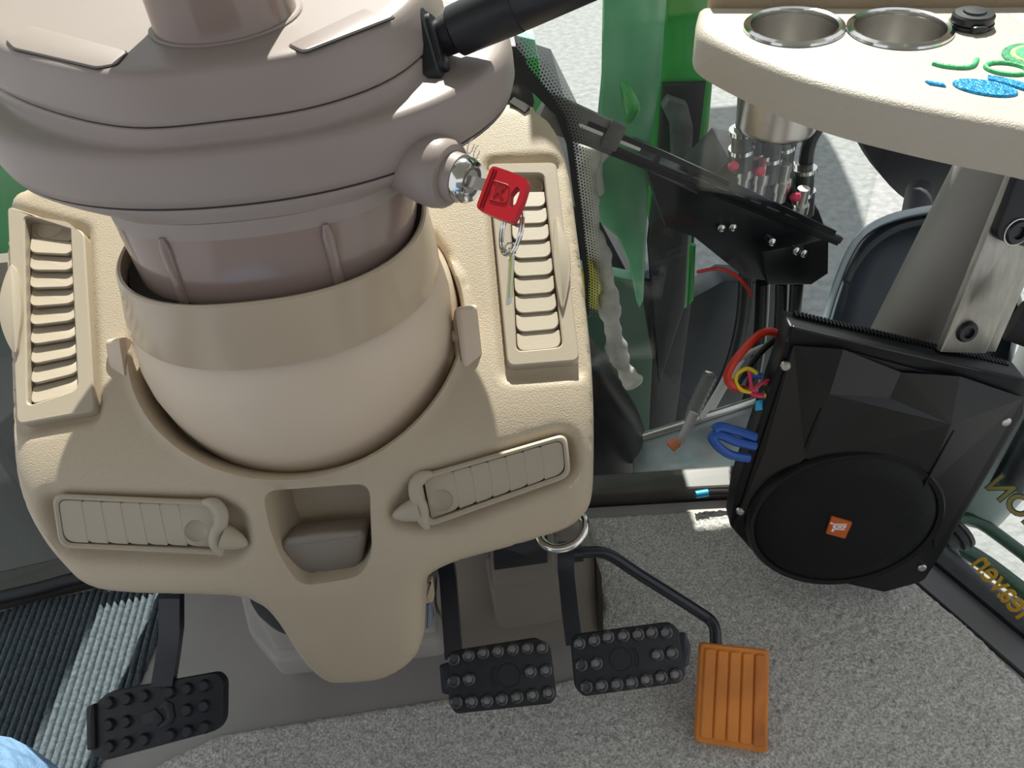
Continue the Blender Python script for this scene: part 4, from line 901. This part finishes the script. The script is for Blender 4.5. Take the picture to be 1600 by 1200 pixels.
# ================================================================== WIPER on the outside of the front glass
WF = Fr(GFR.o - GFR.z * (.012 if GFR.z.y < 0 else -.012), GFR.x, GFR.y)
if WF.z.y > 0: WF.z = -WF.z
def wp(u, v): return Vector(WF.pix(u, v))
wa, wb = wp(882, 196), wp(1316, 371); wd = wb - wa; WL = wd.length; WR = Fr(WF(wa.x, wa.y, 0), WF.x * wd.x + WF.y * wd.y, WF.z.cross(WF.x * wd.x + WF.y * wd.y))
if WR.y.z < 0: WR.y = -WR.y
WR.z = WF.z
wiper = empty('windscreen_wiper', WR.o, 'black windscreen wiper lying across the front glass right of the console', 'wiper')
GREYW = mat('dusty_grey_wiper_metal', (.16, .155, .145), .5, var=.3, vscale=40)
box('blade', WR, (.02, WL), (-.0075, .0005), (-.004, .004), RUBBER, wiper, bev=.001)
box('blade_edge', WR, (.02, WL), (-.0110, -.0080), (-.008, .001), RUBBER, wiper, smooth=False)
v, f = strap([WR(.02, .012, .006), WR(WL * .30, .0125, .007), WR(WL * .62, .008, .005), WR(WL * .96, .002, .003)], WR.y * .0030, WR.z * .0025); obj('spine', v, f, STEELPAINT, wiper, ang=30)
for k, t in enumerate((.30, .42, .50, .57, .63, .69, .76)): box('spine_link', WR, (WL * t - .003, WL * t + .003), (-.001, .0125 - .006 * max(0, t - .3) / .3), (0, .004), STEELPAINT, wiper, smooth=False)
prism('arm', [(-.03, -.012), (WL * .16, -.009), (WL * .16, .020), (WL * .14, .023), (-.03, .026)], WR, -.004, .0085, GREYW, wiper, bev=.002)
prism('arm_clip', rpoly([(WL * .115, -.004), (WL * .165, -.004), (WL * .165, .024), (WL * .115, .026)], .003, 3), WR, .006, .013, GREYW, wiper, bev=.0015)
for a, b in ((.012, .040), (.054, .085)): box('bright_slit', WR, (a, b), (.006, .0095), (.0075, .0092), WHITE, wiper, smooth=False)  # white bars stand in for bright ground showing through the slits
# ceramic edge band of the front glass around the console (belongs to the pane), fading out in dots
FR_ = Fr(GFR.o, GFR.x, GFR.y)
if FR_.z.y > 0: FR_.z = -FR_.z
def gp(u, v): return Vector(FR_.pix(u, v, .0045))
inner = [(775, 90), (798, 115), (836, 148), (868, 180), (885, 225), (898, 320), (912, 430), (917, 490)]; outer_ = [(800, 78), (828, 108), (856, 142), (882, 180), (895, 225), (908, 322), (920, 432), (919, 492)]
Bn = [gp(*q) for q in inner]; Bo = [gp(*q) for q in outer_]; v = [FR_(q.x, q.y, h) for h in (.0045, .0052) for q in Bn + Bo[::-1]]; nB = len(Bn) * 2
f = [tuple(range(nB)), tuple(nB + i for i in range(nB))] + [(i, (i + 1) % nB, nB + (i + 1) % nB, nB + i) for i in range(nB)]
BANDM = mat('black_ceramic_print', (.006, .007, .008), .4)
band = MB(); 
for i in range(len(Bn) - 1):
    q = [Bn[i], Bn[i + 1], Bo[i + 1], Bo[i]]; vv_ = [FR_(p.x, p.y, h) for h in (.0045, .0050) for p in q]; band.add(vv_, [(0, 1, 2, 3), (4, 5, 6, 7), (0, 1, 5, 4), (1, 2, 6, 5), (2, 3, 7, 6), (3, 0, 4, 7)])
band.build('ceramic_band', BANDM, gl, smooth=False)
dots = MB(); Bc = [tuple(q) for q in catmull([(q.x, q.y, 0) for q in Bo], 8)]; acc_l = 0
Pd = np.array(Bc)[:, :2]; sl_ = np.concatenate([[0], np.cumsum(np.linalg.norm(np.diff(Pd, axis=0), axis=1))])
for row in range(7):
    rr = .0014 * (1 - row / 7.6); s_ = (row % 2) * .0018
    while s_ < sl_[-1]:
        x, y = np.interp(s_, sl_, Pd[:, 0]), np.interp(s_, sl_, Pd[:, 1]); x2, y2 = np.interp(min(s_ + .002, sl_[-1]), sl_, Pd[:, 0]), np.interp(min(s_ + .002, sl_[-1]), sl_, Pd[:, 1]); t = np.array((x2 - x, y2 - y)); t /= np.linalg.norm(t) + 1e-9; n_ = np.array((-t[1], t[0])); n_ = n_ if n_[0] > 0 else -n_
        cx, cy = np.array((x, y)) + n_ * (.0004 + row * .0031); dots.add([FR_(cx + rr * math.cos(a), cy + rr * math.sin(a), .0048) for a in np.linspace(0, 2 * PI, 7)[:6]], [(0, 1, 2, 3, 4, 5)]); s_ += .0036
tag(dots.build('ceramic_dots', BANDM, gl, smooth=False), kind='stuff')

# ================================================================== OUTSIDE THE FRONT GLASS
def plate_at(name, px, y, th, m, parent=None, bev=.003, ex=(1, 0, 0)):
    F = Fr(Vector((0, y, 0)), ex, (0, 0, 1)); n = F.z if F.z.y < 0 else -F.z; F.z = n
    return prism(name, [F.pix(*q) for q in px], F, -th, 0, m, parent, bev=bev, ang=30)
mast = empty('loader_mast', ony(1010, 470, 1.12), 'tall green loader mast of two plates standing beyond the front glass', 'loader mast')
GREEN_L = mat('sky_lit_green_paint', (0.13, 0.42, 0.22), 0.25, var=.25, vscale=7, coat=.6)  # green lightened to stand in for sky reflected in the glass
plate_at('front_plate', [(945, -60), (1046, -60), (1034, 120), (1020, 210), (1012, 330), (1006, 470), (999, 482), (994, 470), (984, 415), (965, 372), (934, 345), (930, 290), (934, 205), (942, 120)], 1.10, .014, GREEN_L, mast)
plate_at('side_plate', [(1022, -60), (1124, -60), (1118, 80), (1108, 200), (1086, 285), (1074, 480), (1040, 500), (1012, 330), (1018, 200)], 1.20, .02, GREEN, mast)
plate_at('dark_opening', [(1036, 132), (1104, 130), (1094, 215), (1082, 285), (1070, 480), (1030, 600), (1012, 380), (1026, 260)], 1.185, .01, ENGINE, mast)
obj('sun_blocker', [Vector((x, y, z)) for z in (.56, .95) for y in (1.09, 1.13) for x in (.28, .80)], [(0, 1, 3, 2), (4, 6, 7, 5), (0, 4, 5, 1), (2, 3, 7, 6), (0, 2, 6, 4), (1, 5, 7, 3)], GREEN, mast, smooth=False)  # unseen block added to keep sun off the cab floor
bk = [(.5, 4.0), (1.38, 4.19), (1.72, 4.73), (2.01, 5.22), (2.13, 5.74), (2.16, 6.05), (2.08, 6.30), (1.86, 6.47), (.5, 6.53)]
prism('shadow_slab', rpoly(bk, .1, 3), WORLD, 1.0, 1.3, GREEN, mast, smooth=False)  # made-up slab out of view, outlined to cast the ground shadow
box('unseen_arm', WORLD, (.62, .80), (1.09, 4.3), (.90, 1.15), GREEN, mast, smooth=False)  # made-up arm out of view, reaching towards the shadow slab
box('upper_blocker', WORLD, (.10, .30), (1.09, 1.20), (.535, .97), GREEN, mast, smooth=False)  # added mast top out of view, widened to block sun from the floor
lm = empty('loader_mast', (-.70, 1.15, -.4), 'left green loader mast, a sliver seen at the left edge beside the pod', 'loader mast')
obj('front_plate', [Vector((x, y, z)) for z in (-.3, 1.4) for y in (1.10, 1.22) for x in (-.92, -.70)], [(0, 1, 3, 2), (4, 6, 7, 5), (0, 4, 5, 1), (2, 3, 7, 6), (0, 2, 6, 4), (1, 5, 7, 3)], GREEN, lm, smooth=False)
obj('sun_blocker', [Vector((x, y, z)) for z in (.52, .95) for y in (1.08, 1.22) for x in (-1.3, -.50)], [(0, 1, 3, 2), (4, 6, 7, 5), (0, 4, 5, 1), (2, 3, 7, 6), (0, 2, 6, 4), (1, 5, 7, 3)], GREEN, lm, smooth=False)  # unseen block added to shade the left side of the mat
lp = obj('left_cover', [Vector((x, y, z)) for z in (-.9, .20) for y in (.86, 1.0) for x in (-1.3, -.42)], [(0, 1, 3, 2), (4, 6, 7, 5), (0, 4, 5, 1), (2, 3, 7, 6), (0, 2, 6, 4), (1, 5, 7, 3)], mat('dark_teal_panel', (.008, .015, .017), .35, var=.5, vscale=5, stretch=(3, 1, .4)), smooth=False); lp.name = 'engine_side_cover'; tag(lp, 'dark teal engine cover beyond the left front glass beside the console', 'engine cover')
plate_at('gusset', [(1046, 155), (1075, 165), (1083, 200), (1080, 280), (1052, 270), (1050, 200), (1036, 170)], 1.165, .02, mat('grey_metal_casting', (.12, .12, .125), .4, var=.4, vscale=30), mast)
tube('bent_handle', [ony(974, 130, 1.085), ony(982, 152, 1.07), ony(988, 168, 1.065), ony(982, 188, 1.08)], [.006, .011, .012, .006], GREEN, mast, 12, 5)
inner_post = plate_at('black_mast_post', [(1032, 300), (1090, 290), (1080, 480), (1050, 700), (1030, 900), (975, 900), (1000, 640), (1020, 470)], 1.22, .05, ENGINE); tag(inner_post, 'black steel upright below and behind the green loader mast', 'post')
plate_at('green_strip', [(1080, 385), (1088, 385), (1084, 470), (1076, 478)], 1.10, .01, GREEN, mast)
# hydraulic valve block with hoses
def bxp(name, px, y, th, m, parent=None): return plate_at(name, px, y, th, m, parent, .004)
valve = empty('valve_block', ony(1190, 440, 1.0), 'black hydraulic valve block with bolts hanging behind the wiper', 'valve block')
bxp('block', [(1010, 265), (1090, 300), (1140, 250), (1165, 255), (1280, 330), (1296, 372), (1295, 428), (1262, 440), (1262, 446), (1165, 436), (1085, 372), (1040, 356)], 1.00, .10, ENGINE, valve)
bxp('lower_block', [(1190, 395), (1296, 372), (1295, 428), (1268, 446), (1200, 446)], .965, .04, ENGINE, valve)
for (u, v) in ((1127, 356), (1145, 355), (1206, 378), (1244, 392), (1256, 396)):
    p = ony(u, v, .955 if u > 1190 else .99); F = Fr(p, X0, Vector((0, .3, 1))); F.z = F.z if F.z.y < 0 else -F.z; lathe('bolt', [(.006, -.02), (.006, .002), (.004, .004), (.0004, .0045)], F, CHROME, valve, 12)
mb = MB()
for k, (u, v) in enumerate(((1165, 262), (1190, 272), (1222, 285), (1250, 322))): 
    p = ony(u, v, .97)
    lathe('fitting', [(.010, -.03), (.010, -.012), (.013, -.012), (.013, .004), (.009, .004), (.009, .03), (.0004, .03)], Fr(p, X0, Vector((0, 1, 0))), STEEL, valve, 12)
for (u, v) in ((1146, 259), (1187, 268), (1243, 308)):
    p = ony(u, v, .955); tag(lathe('dust_cap', [(.0065, -.006), (.0065, .006), (.004, .008), (.0004, .008)], Fr(p, X0, Vector((0, .5, .8))), PINKW, None, 14), {1146: 'red dust cap left of the other two on the hydraulic couplings', 1187: 'middle red dust cap on the hydraulic couplings', 1243: 'lowest red dust cap, right of the hydraulic hoses'}[u], 'cap', 'red dust caps on the hydraulic couplings')
HG = 'hydraulic hoses around the valve block'
SLEEVE = mat('grey_coupling_sleeve', (.10, .105, .10), .3, metal=.5, var=.4, vscale=30)
def hyd(P, label, slv=None, r=.0105):
    h = empty('hydraulic_hose', ony(*P[-1]), label, 'hose', HG)
    tube('hose', [ony(*p) for p in P], r, HOSE, h, 12, 5)
    if slv:
        a, b = ony(*slv[0]), ony(*slv[1]); tube('coupling', [a, a.lerp(b, .12), a.lerp(b, .13), a.lerp(b, .55), a.lerp(b, .56), b], [r * 1.05, r * 1.05, r * 1.35, r * 1.35, r * 1.6, r * 1.6], SLEEVE, h, 14)
        for t in (.12, .56): c = a.lerp(b, t); d_ = (b - a).normalized() * .003; tube('clamp_ring', [c - d_, c + d_], r * 1.7, CHROME, h, 14)
hyd([(1168, 90, .98), (1164, 165, .97), (1160, 210, .965), (1156, 262, .965)], 'leftmost black hydraulic hose rising from the valve block', ((1160, 196, .965), (1157, 262, .965)))
hyd([(1185, 90, 1.0), (1182, 165, .99), (1182, 215, .985), (1182, 262, .985)], 'black hydraulic hose second from the left above the valve block', ((1182, 200, .985), (1182, 265, .985)))
hyd([(1212, 90, .99), (1212, 165, .98), (1203, 210, .98), (1200, 275, .975)], 'black hydraulic hose third from the left above the valve block', ((1208, 200, .975), (1200, 280, .975)))
hyd([(1228, 120, 1.0), (1224, 190, 1.0), (1222, 240, 1.0), (1220, 285, 1.0)], 'straight black hydraulic hose with grey sleeve in the middle above the valve block', ((1224, 220, .995), (1221, 290, .995)))
hyd([(1275, 130, 1.02), (1252, 180, 1.01), (1235, 220, 1.0), (1228, 260, 1.0), (1236, 300, 1.0), (1262, 330, 1.0)], 'leaning black hydraulic hose that curves left down to the valve block')
hyd([(1330, 140, 1.04), (1284, 190, 1.03), (1264, 225, 1.02), (1258, 270, 1.01), (1254, 335, 1.0)], 'rightmost black hydraulic hose bowing far out to the right', ((1258, 255, 1.01), (1254, 335, 1.0)))
hyd([(1166, 425, 1.02), (1160, 500, 1.02), (1142, 570, 1.02), (1110, 640, 1.02), (1075, 720, 1.02)], 'leftmost black hose below the valve block', None, .012)
hyd([(1192, 440, 1.03), (1188, 520, 1.03), (1176, 600, 1.03), (1150, 690, 1.03)], 'second black hose from the left below the valve block', None, .012)
hyd([(1222, 440, 1.0), (1220, 500, 1.0), (1212, 580, 1.0), (1200, 690, 1.0)], 'third black hose from the left below the valve block', None, .011)
hyd([(1246, 440, .98), (1242, 490, .98), (1236, 560, .98), (1230, 650, .98)], 'rightmost black hose below the valve block, beside the speaker top', None, .011)
tag(tube('cable', [ony(1090, 425, 1.03), ony(1125, 420, 1.0), ony(1155, 435, .98), ony(1175, 462, .98)], .003, REDW, n=8, smooth_path=6), 'red cable arching below the valve block outside', 'cable')
# corrugated conduit and pale hose behind the fuse holder
P = catmull([ony(1110, 585, .92), ony(1085, 640, .90), ony(1068, 700, .88), ony(1048, 760, .86)], 14)
tag(tube('corrugated_conduit', P, [.0115 if i % 2 else .0135 for i in range(len(P))], mat('grey_conduit', (.16, .155, .145), .5), n=12, ang=180), 'grey corrugated conduit running down beside the front upright', 'conduit')
tag(tube('pale_hose', [ony(1160, 560, .90), ony(1135, 600, .88), ony(1112, 640, .87), ony(1085, 690, .86)], .0045, WHITEW, n=10, smooth_path=5), 'pale thin hose outside, right of the corrugated conduit', 'hose')
# step plate outside, below the glass
st = [tuple(onz(u, v, -.03))[:2] for u, v in ((985, 742), (1120, 728), (1230, 700), (1260, 800), (985, 812))]
stp = empty('step_plate', (.3, .74, -.03), 'bare zinc step plate outside the foot of the front glass', 'step')
prism('plate', [(.165, .690), (.40, .685), (.42, .84), (.175, .775)], Fr((0, 0, -.03), X0, (0, 1, 0)), -.006, 0, mat('zinc_plate', (.42, .45, .47), .35, metal=.6, var=.35, vscale=14), stp, bev=.001)
tube('edge_fold', [Vector((.175, .775, -.026)), Vector((.42, .84, -.026))], .007, STEEL, stp, 10)
# engine bay side: black rounded cover, dark green side panel, pale dusty casting, yellow tank
def bulge(name, px, ypl, depth, m, label, cat, n=7):
    c = np.mean(np.array(px), 0); rings = []
    for k in range(n):
        t = k / (n - 1); s_ = math.sqrt(max(0, 1 - t * t * .96)); rings.append([ony(c[0] + (u - c[0]) * s_, c[1] + (v - c[1]) * s_, ypl + depth - depth * t) for u, v in px])
    o = loft(name, rings, m, ang=60); return tag(o, label, cat)
bulge('engine_cover', [tuple(q) for q in catmull([(890, 500, 0), (925, 530, 0), (965, 590, 0), (1000, 650, 0), (1015, 720, 0), (1005, 800, 0), (940, 830, 0), (860, 800, 0), (840, 650, 0)], 4, True)][:] and [tuple(q[:2]) for q in catmull([(890, 500, 0), (925, 530, 0), (965, 590, 0), (1000, 650, 0), (1015, 720, 0), (1005, 800, 0), (940, 830, 0), (860, 800, 0), (840, 650, 0)], 4, True)], .715, .10, mat('black_glossy_cover', (.004, .005, .006), .35, spec=.2), 'black rounded engine cover right against the console beyond the glass', 'engine cover')
gpnl = plate_at('side_panel', [(905, 420), (1000, 440), (1020, 560), (1010, 760), (900, 760)], 1.16, .03, GREEN_D); gpnl.name = 'engine_cowling'; tag(gpnl, 'dark green engine cowling behind the black rounded cover', 'cowling')
P = [ony(925, 225, 1.08), ony(915, 290, 1.07), ony(925, 360, 1.06), ony(945, 430, 1.05), ony(955, 500, 1.04), ony(968, 560, 1.02), ony(990, 600, 1.0)]
Q = catmull(P, 8); tag(tube('dusty_bracket', Q, [.017 + .003 * math.sin(i * .7) + .002 * math.sin(i * 1.9) for i in range(len(Q))], DUSTY, n=14, ang=180), 'pale dusty curved casting beside the console edge outside', 'casting')
bulge('yellow_cap', [(912, 400), (926, 410), (936, 450), (934, 485), (918, 480), (908, 440)], 1.0, .04, FILL, 'small yellow filler cap beside the pale dusty casting', 'cap', 4)
tag(tube('white_pipe', [ony(930, 300, 1.10), ony(926, 255, 1.10), ony(940, 235, 1.11)], .016, mat('pale_pipe', (.62, .62, .58), .4), n=14, smooth_path=5), 'pale bent pipe above the dusty casting', 'pipe')
# hood of the tractor: narrow, seen past the pod
hood = empty('hood', ony(760, 150, 1.2), 'green tractor hood with black seal seen past the instrument pod', 'hood')
plate_at('hood_panel', [(560, 40), (836, 62), (842, 95), (850, 155), (830, 190), (560, 190)], 1.30, .5, GREEN, hood)
plate_at('hood_edge', [(806, 55), (836, 62), (842, 92), (808, 92)], 1.27, .02, mat('pale_teal_paint', (.35, .55, .48), .3), hood)
plate_at('hood_seal', [(700, 72), (806, 72), (822, 92), (836, 160), (820, 210), (700, 210)], 1.10, .06, RUBBER, hood)
# far body of the tractor front, below the console (dark)
axl = empty('front_axle', ony(1120, 700, 1.3), 'dark front axle casting below the valve block', 'axle')
plate_at('casting', [(1000, 430), (1085, 465), (1130, 440), (1236, 445), (1240, 540), (1262, 640), (1260, 760), (985, 760)], 1.235, .06, mat('dark_blue_grey_casting', (.022, .027, .036), .35, var=.6, vscale=9), axl)
chs = plate_at('engine_block', [(560, 230), (930, 330), (1020, 500), (1060, 700), (1040, 1000), (500, 1000)], 1.30, .8, ENGINE); tag(chs, 'dark engine block below the hood', 'engine')
# front wheel: tyre and mudguard to the right
wc = at(1528, 62, 1.5); WFm = Fr(wc, Vector((.25, -.35, .9)), Vector((0, .95, .3)))
tyre = empty('round_housing', wc - Vector((0, 0, .3)), 'large round black housing hanging dark behind the cream tray and the grey post', 'housing')
AXL = Vector((.55, -.62, .55)).normalized(); TFm = Fr(wc, AXL.orthogonal(), AXL.cross(AXL.orthogonal()))
lathe('drum', [(.17, -.14), (.265, -.14), (.307, -.105), (.321, -.035), (.321, .035), (.307, .105), (.265, .14), (.17, .14)], TFm, TYRE, tyre, 56, closed=True)
lathe('cover', [(.175, -.084), (.17, .084), (.035, .07), (.035, -.07)], TFm, TYRE, tyre, 40, closed=True)
mg_px = [(1262, 640), (1285, 520), (1303, 455), (1325, 398), (1352, 360), (1400, 337), (1470, 324), (1560, 320)]
mgd = empty('mudguard', at(1400, 600, 1.16), 'dark blue-grey mudguard with a pale highlight along its rim beside the grey corner post outside', 'mudguard')
MGM = mat('dark_blue_grey_plastic', (.020, .026, .036), .3, var=.4, vscale=6)
oc_ = [tuple(q[:2]) for q in catmull([(u, v, 0) for u, v in mg_px], 4)] + [(1600, 480), (1560, 680), (1300, 690)]
def mring(k, d): return [at(1420 + (u - 1420) * k, 500 + (v - 500) * k, d) for u, v in oc_]
loft('guard_shell', [mring(1.0, 1.30), mring(1.0, 1.17), mring(.985, 1.150), mring(.95, 1.140), mring(.90, 1.165), mring(.6, 1.20), mring(.1, 1.21)], MGM, mgd, ang=60)
tube('rim_highlight', [at(u + 2, v + 2, 1.150) for u, v in mg_px], .0075, mat('highlight_blue_grey', (.30, .35, .38), .22, coat=.5), mgd, 12, 5)  # pale tube colour stands in for the highlight along the guard edge
tube('rubber_edge', [at(u, v, 1.140) for u, v in ((1322, 440), (1345, 402), (1372, 375), (1410, 355), (1470, 343))], .0055, RUBBER, mgd, 10, 5)
tag(tube('mudguard_stay', [at(1430, 345, 1.2), at(1436, 300, 1.33)], .022, TYRE, n=14), 'dark stub stay between mudguard and round black housing', 'stay')
# light grey curved body beyond the door glass, green rails, black rail, green body sill
tag(tube('grey_fender_pipe', [at(1660, 560, 1.1) + (at(1660, 560, 1.1) - at(1600, 680, 1.15)) * 4, at(1660, 560, 1.1), at(1600, 680, 1.15), at(1550, 740, 1.2), at(1515, 782, 1.25)], .055, mat('light_grey_paint', (.42, .44, .44), .4, var=.25, vscale=6), n=20, smooth_path=6), 'light grey pipe-like body slanting down beyond the door glass', 'pipe')
tag(tube('dark_strut', [at(1640, 640, 1.05), at(1585, 740, 1.08), at(1572, 765, 1.08)], .022, ENGINE, n=14), 'dark strut in front of the light grey pipe at the right edge', 'strut')
tag(tube('green_rail', [at(1490, 812, 1.20), at(1512, 810, 1.2), at(1540, 822, 1.2), at(1600, 866, 1.19), at(1700, 940, 1.18), at(1700, 940, 1.18) + (at(1700, 940, 1.18) - at(1540, 870, 1.17)) * 3], .010, GREEN_D, n=12, smooth_path=5), 'upper dark green rail curving away beyond the door glass', 'rail')
tag(tube('green_rail', [at(1475, 840, 1.18), at(1490, 850, 1.18), at(1540, 880, 1.18), at(1600, 925, 1.17), at(1700, 1000, 1.16), at(1700, 1000, 1.16) + (at(1700, 1000, 1.16) - at(1540, 870, 1.17)) * 3], .013, GREEN_D, n=12, smooth_path=5), 'lower dark green rail behind the gold script beyond the door glass', 'rail')
tag(tube('green_rail', [at(1480, 850, 1.15), at(1500, 890, 1.14), at(1560, 935, 1.14), at(1650, 1005, 1.12), at(1650, 1005, 1.12) + (at(1650, 1005, 1.12) - at(1540, 870, 1.17)) * 3], .012, GREEN_D, n=12, smooth_path=5), 'lowest thin green rail just above the black handrail', 'rail')
tag(tube('black_handrail', [rw(.02, .084, -.02), rw(.09, .084, -.040), rw(.16, .084, -.044), rw(.5, .084, -.044), rw(.9, .084, -.044)], .0215, STEELPAINT, n=20, smooth_path=6), 'thick black tubular handrail running along the right door sill outside', 'handrail')
kn = empty('handrail_end', at(1500, 838, 1.06), 'small black end stop sticking out behind the subwoofer bottom right', 'stop')
KA = Fr(at(1490, 842, 1.06), (UP + RT * .2), (UP * .25 - RT + D0 * .3).cross(UP)); a, b = at(1475, 850, 1.06), at(1507, 832, 1.06); ax = (b - a).normalized(); KA = Fr(a, ax.orthogonal(), ax.cross(ax.orthogonal())); l = (b - a).length
lathe('stop_body', [(.014, 0), (.014, l * .45), (.020, l * .5), (.021, l * .68), (.018, l * .72), (.018, l * .78), (.0215, l * .82), (.020, l), (.0005, l)], KA, BLACK, kn, 24)
p = [rw(a_, b_, c_) for c_ in (-.20, -.085) for b_ in (.054, .125) for a_ in (-.05, .9)]
tag(obj('body_sill', p, [(0, 1, 3, 2), (4, 6, 7, 5), (0, 4, 5, 1), (2, 3, 7, 6), (0, 2, 6, 4), (1, 5, 7, 3)], GREEN_T, smooth=False), 'bright teal green body sill below the black handrail', 'sill')
# lettering on the door glass, read from outside, so it shows mirrored from here
GI = RA + RN * .0425
def gpt(u, v): return onpl(u, v, GI, RN)
def glasstext(name, s, r0, r1, frac, hgt, m, edge, label, cat, shear=0.0):
    P0, P1 = gpt(*r0), gpt(*r1); ex = (P1 - P0).normalized(); F = Fr(P0, ex, RN.cross(ex))
    if F.y.z < 0: F.y = -F.y
    F.z = -RN
    t = empty(name, P0, label, cat)
    v, f = text_vf(s, Fr((0, 0, 0), (1, 0, 0), (0, 1, 0)), 1.0, .0003, False, .012, shear); w = max(q.x for q in v); sx = (P1 - P0).length / frac / w
    obj('letters', [F((w - q.x) * sx, q.y * hgt, q.z) for q in v], f, m, t, smooth=False)
    if edge:
        v, f = text_vf(s, Fr((0, 0, 0), (1, 0, 0), (0, 1, 0)), 1.0, .0002, False, .05, shear); obj('letter_edge', [F((w - q.x) * sx, q.y * hgt, q.z - .0006) for q in v], f, edge, t, smooth=False)
glasstext('door_lettering', 'ION', (1540, 762), (1604, 822), 1.0, .046, OLIVE, LETEDGE, 'olive gold mirrored capital letters on the door glass', 'lettering')
glasstext('script_lettering', 'Heaven', (1514, 880), (1588, 965), .80, .062, GOLD, None, 'gold mirrored script letters on the door glass above the handrail', 'lettering', .25)

# ================================================================== PERSON: seated, left knee in view
def skin_person():
    J = [(-.20, -.42, .50, .125), (-.24, -.25, .50, .105), (-.285, -.05, .485, .085), (-.342, .100, .482, .075), (-.362, .158, .445, .072), (-.362, .160, .34, .062), (-.350, .15, .22, .054), (-.345, .14, .12, .048), (-.345, .14, .06, .045), (-.35, .19, .052, .040), (-.355, .26, .047, .036)]
    me = bpy.data.meshes.new('person'); me.from_pydata([Vector(j[:3]) for j in J], [(i, i + 1) for i in range(len(J) - 1)], []); o = bpy.data.objects.new('person', me); COL.objects.link(o)
    md = o.modifiers.new('s', 'SKIN'); sb = o.modifiers.new('u', 'SUBSURF'); sb.levels = 2; sb.render_levels = 2
    for i, d in enumerate(me.skin_vertices[0].data): d.radius = (J[i][3], J[i][3]); d.use_root = (i == 0)
    dg = bpy.context.evaluated_depsgraph_get(); m2 = bpy.data.meshes.new_from_object(o.evaluated_get(dg)); v = [q.co.copy() for q in m2.vertices]; f = [tuple(p.vertices) for p in m2.polygons]
    bpy.data.objects.remove(o)
    return v, f
v, f = skin_person(); pe = obj('person', v, f, DENIM, ang=180); tag(pe, 'seated person in light blue jeans, bent left knee at the lower left corner', 'person')
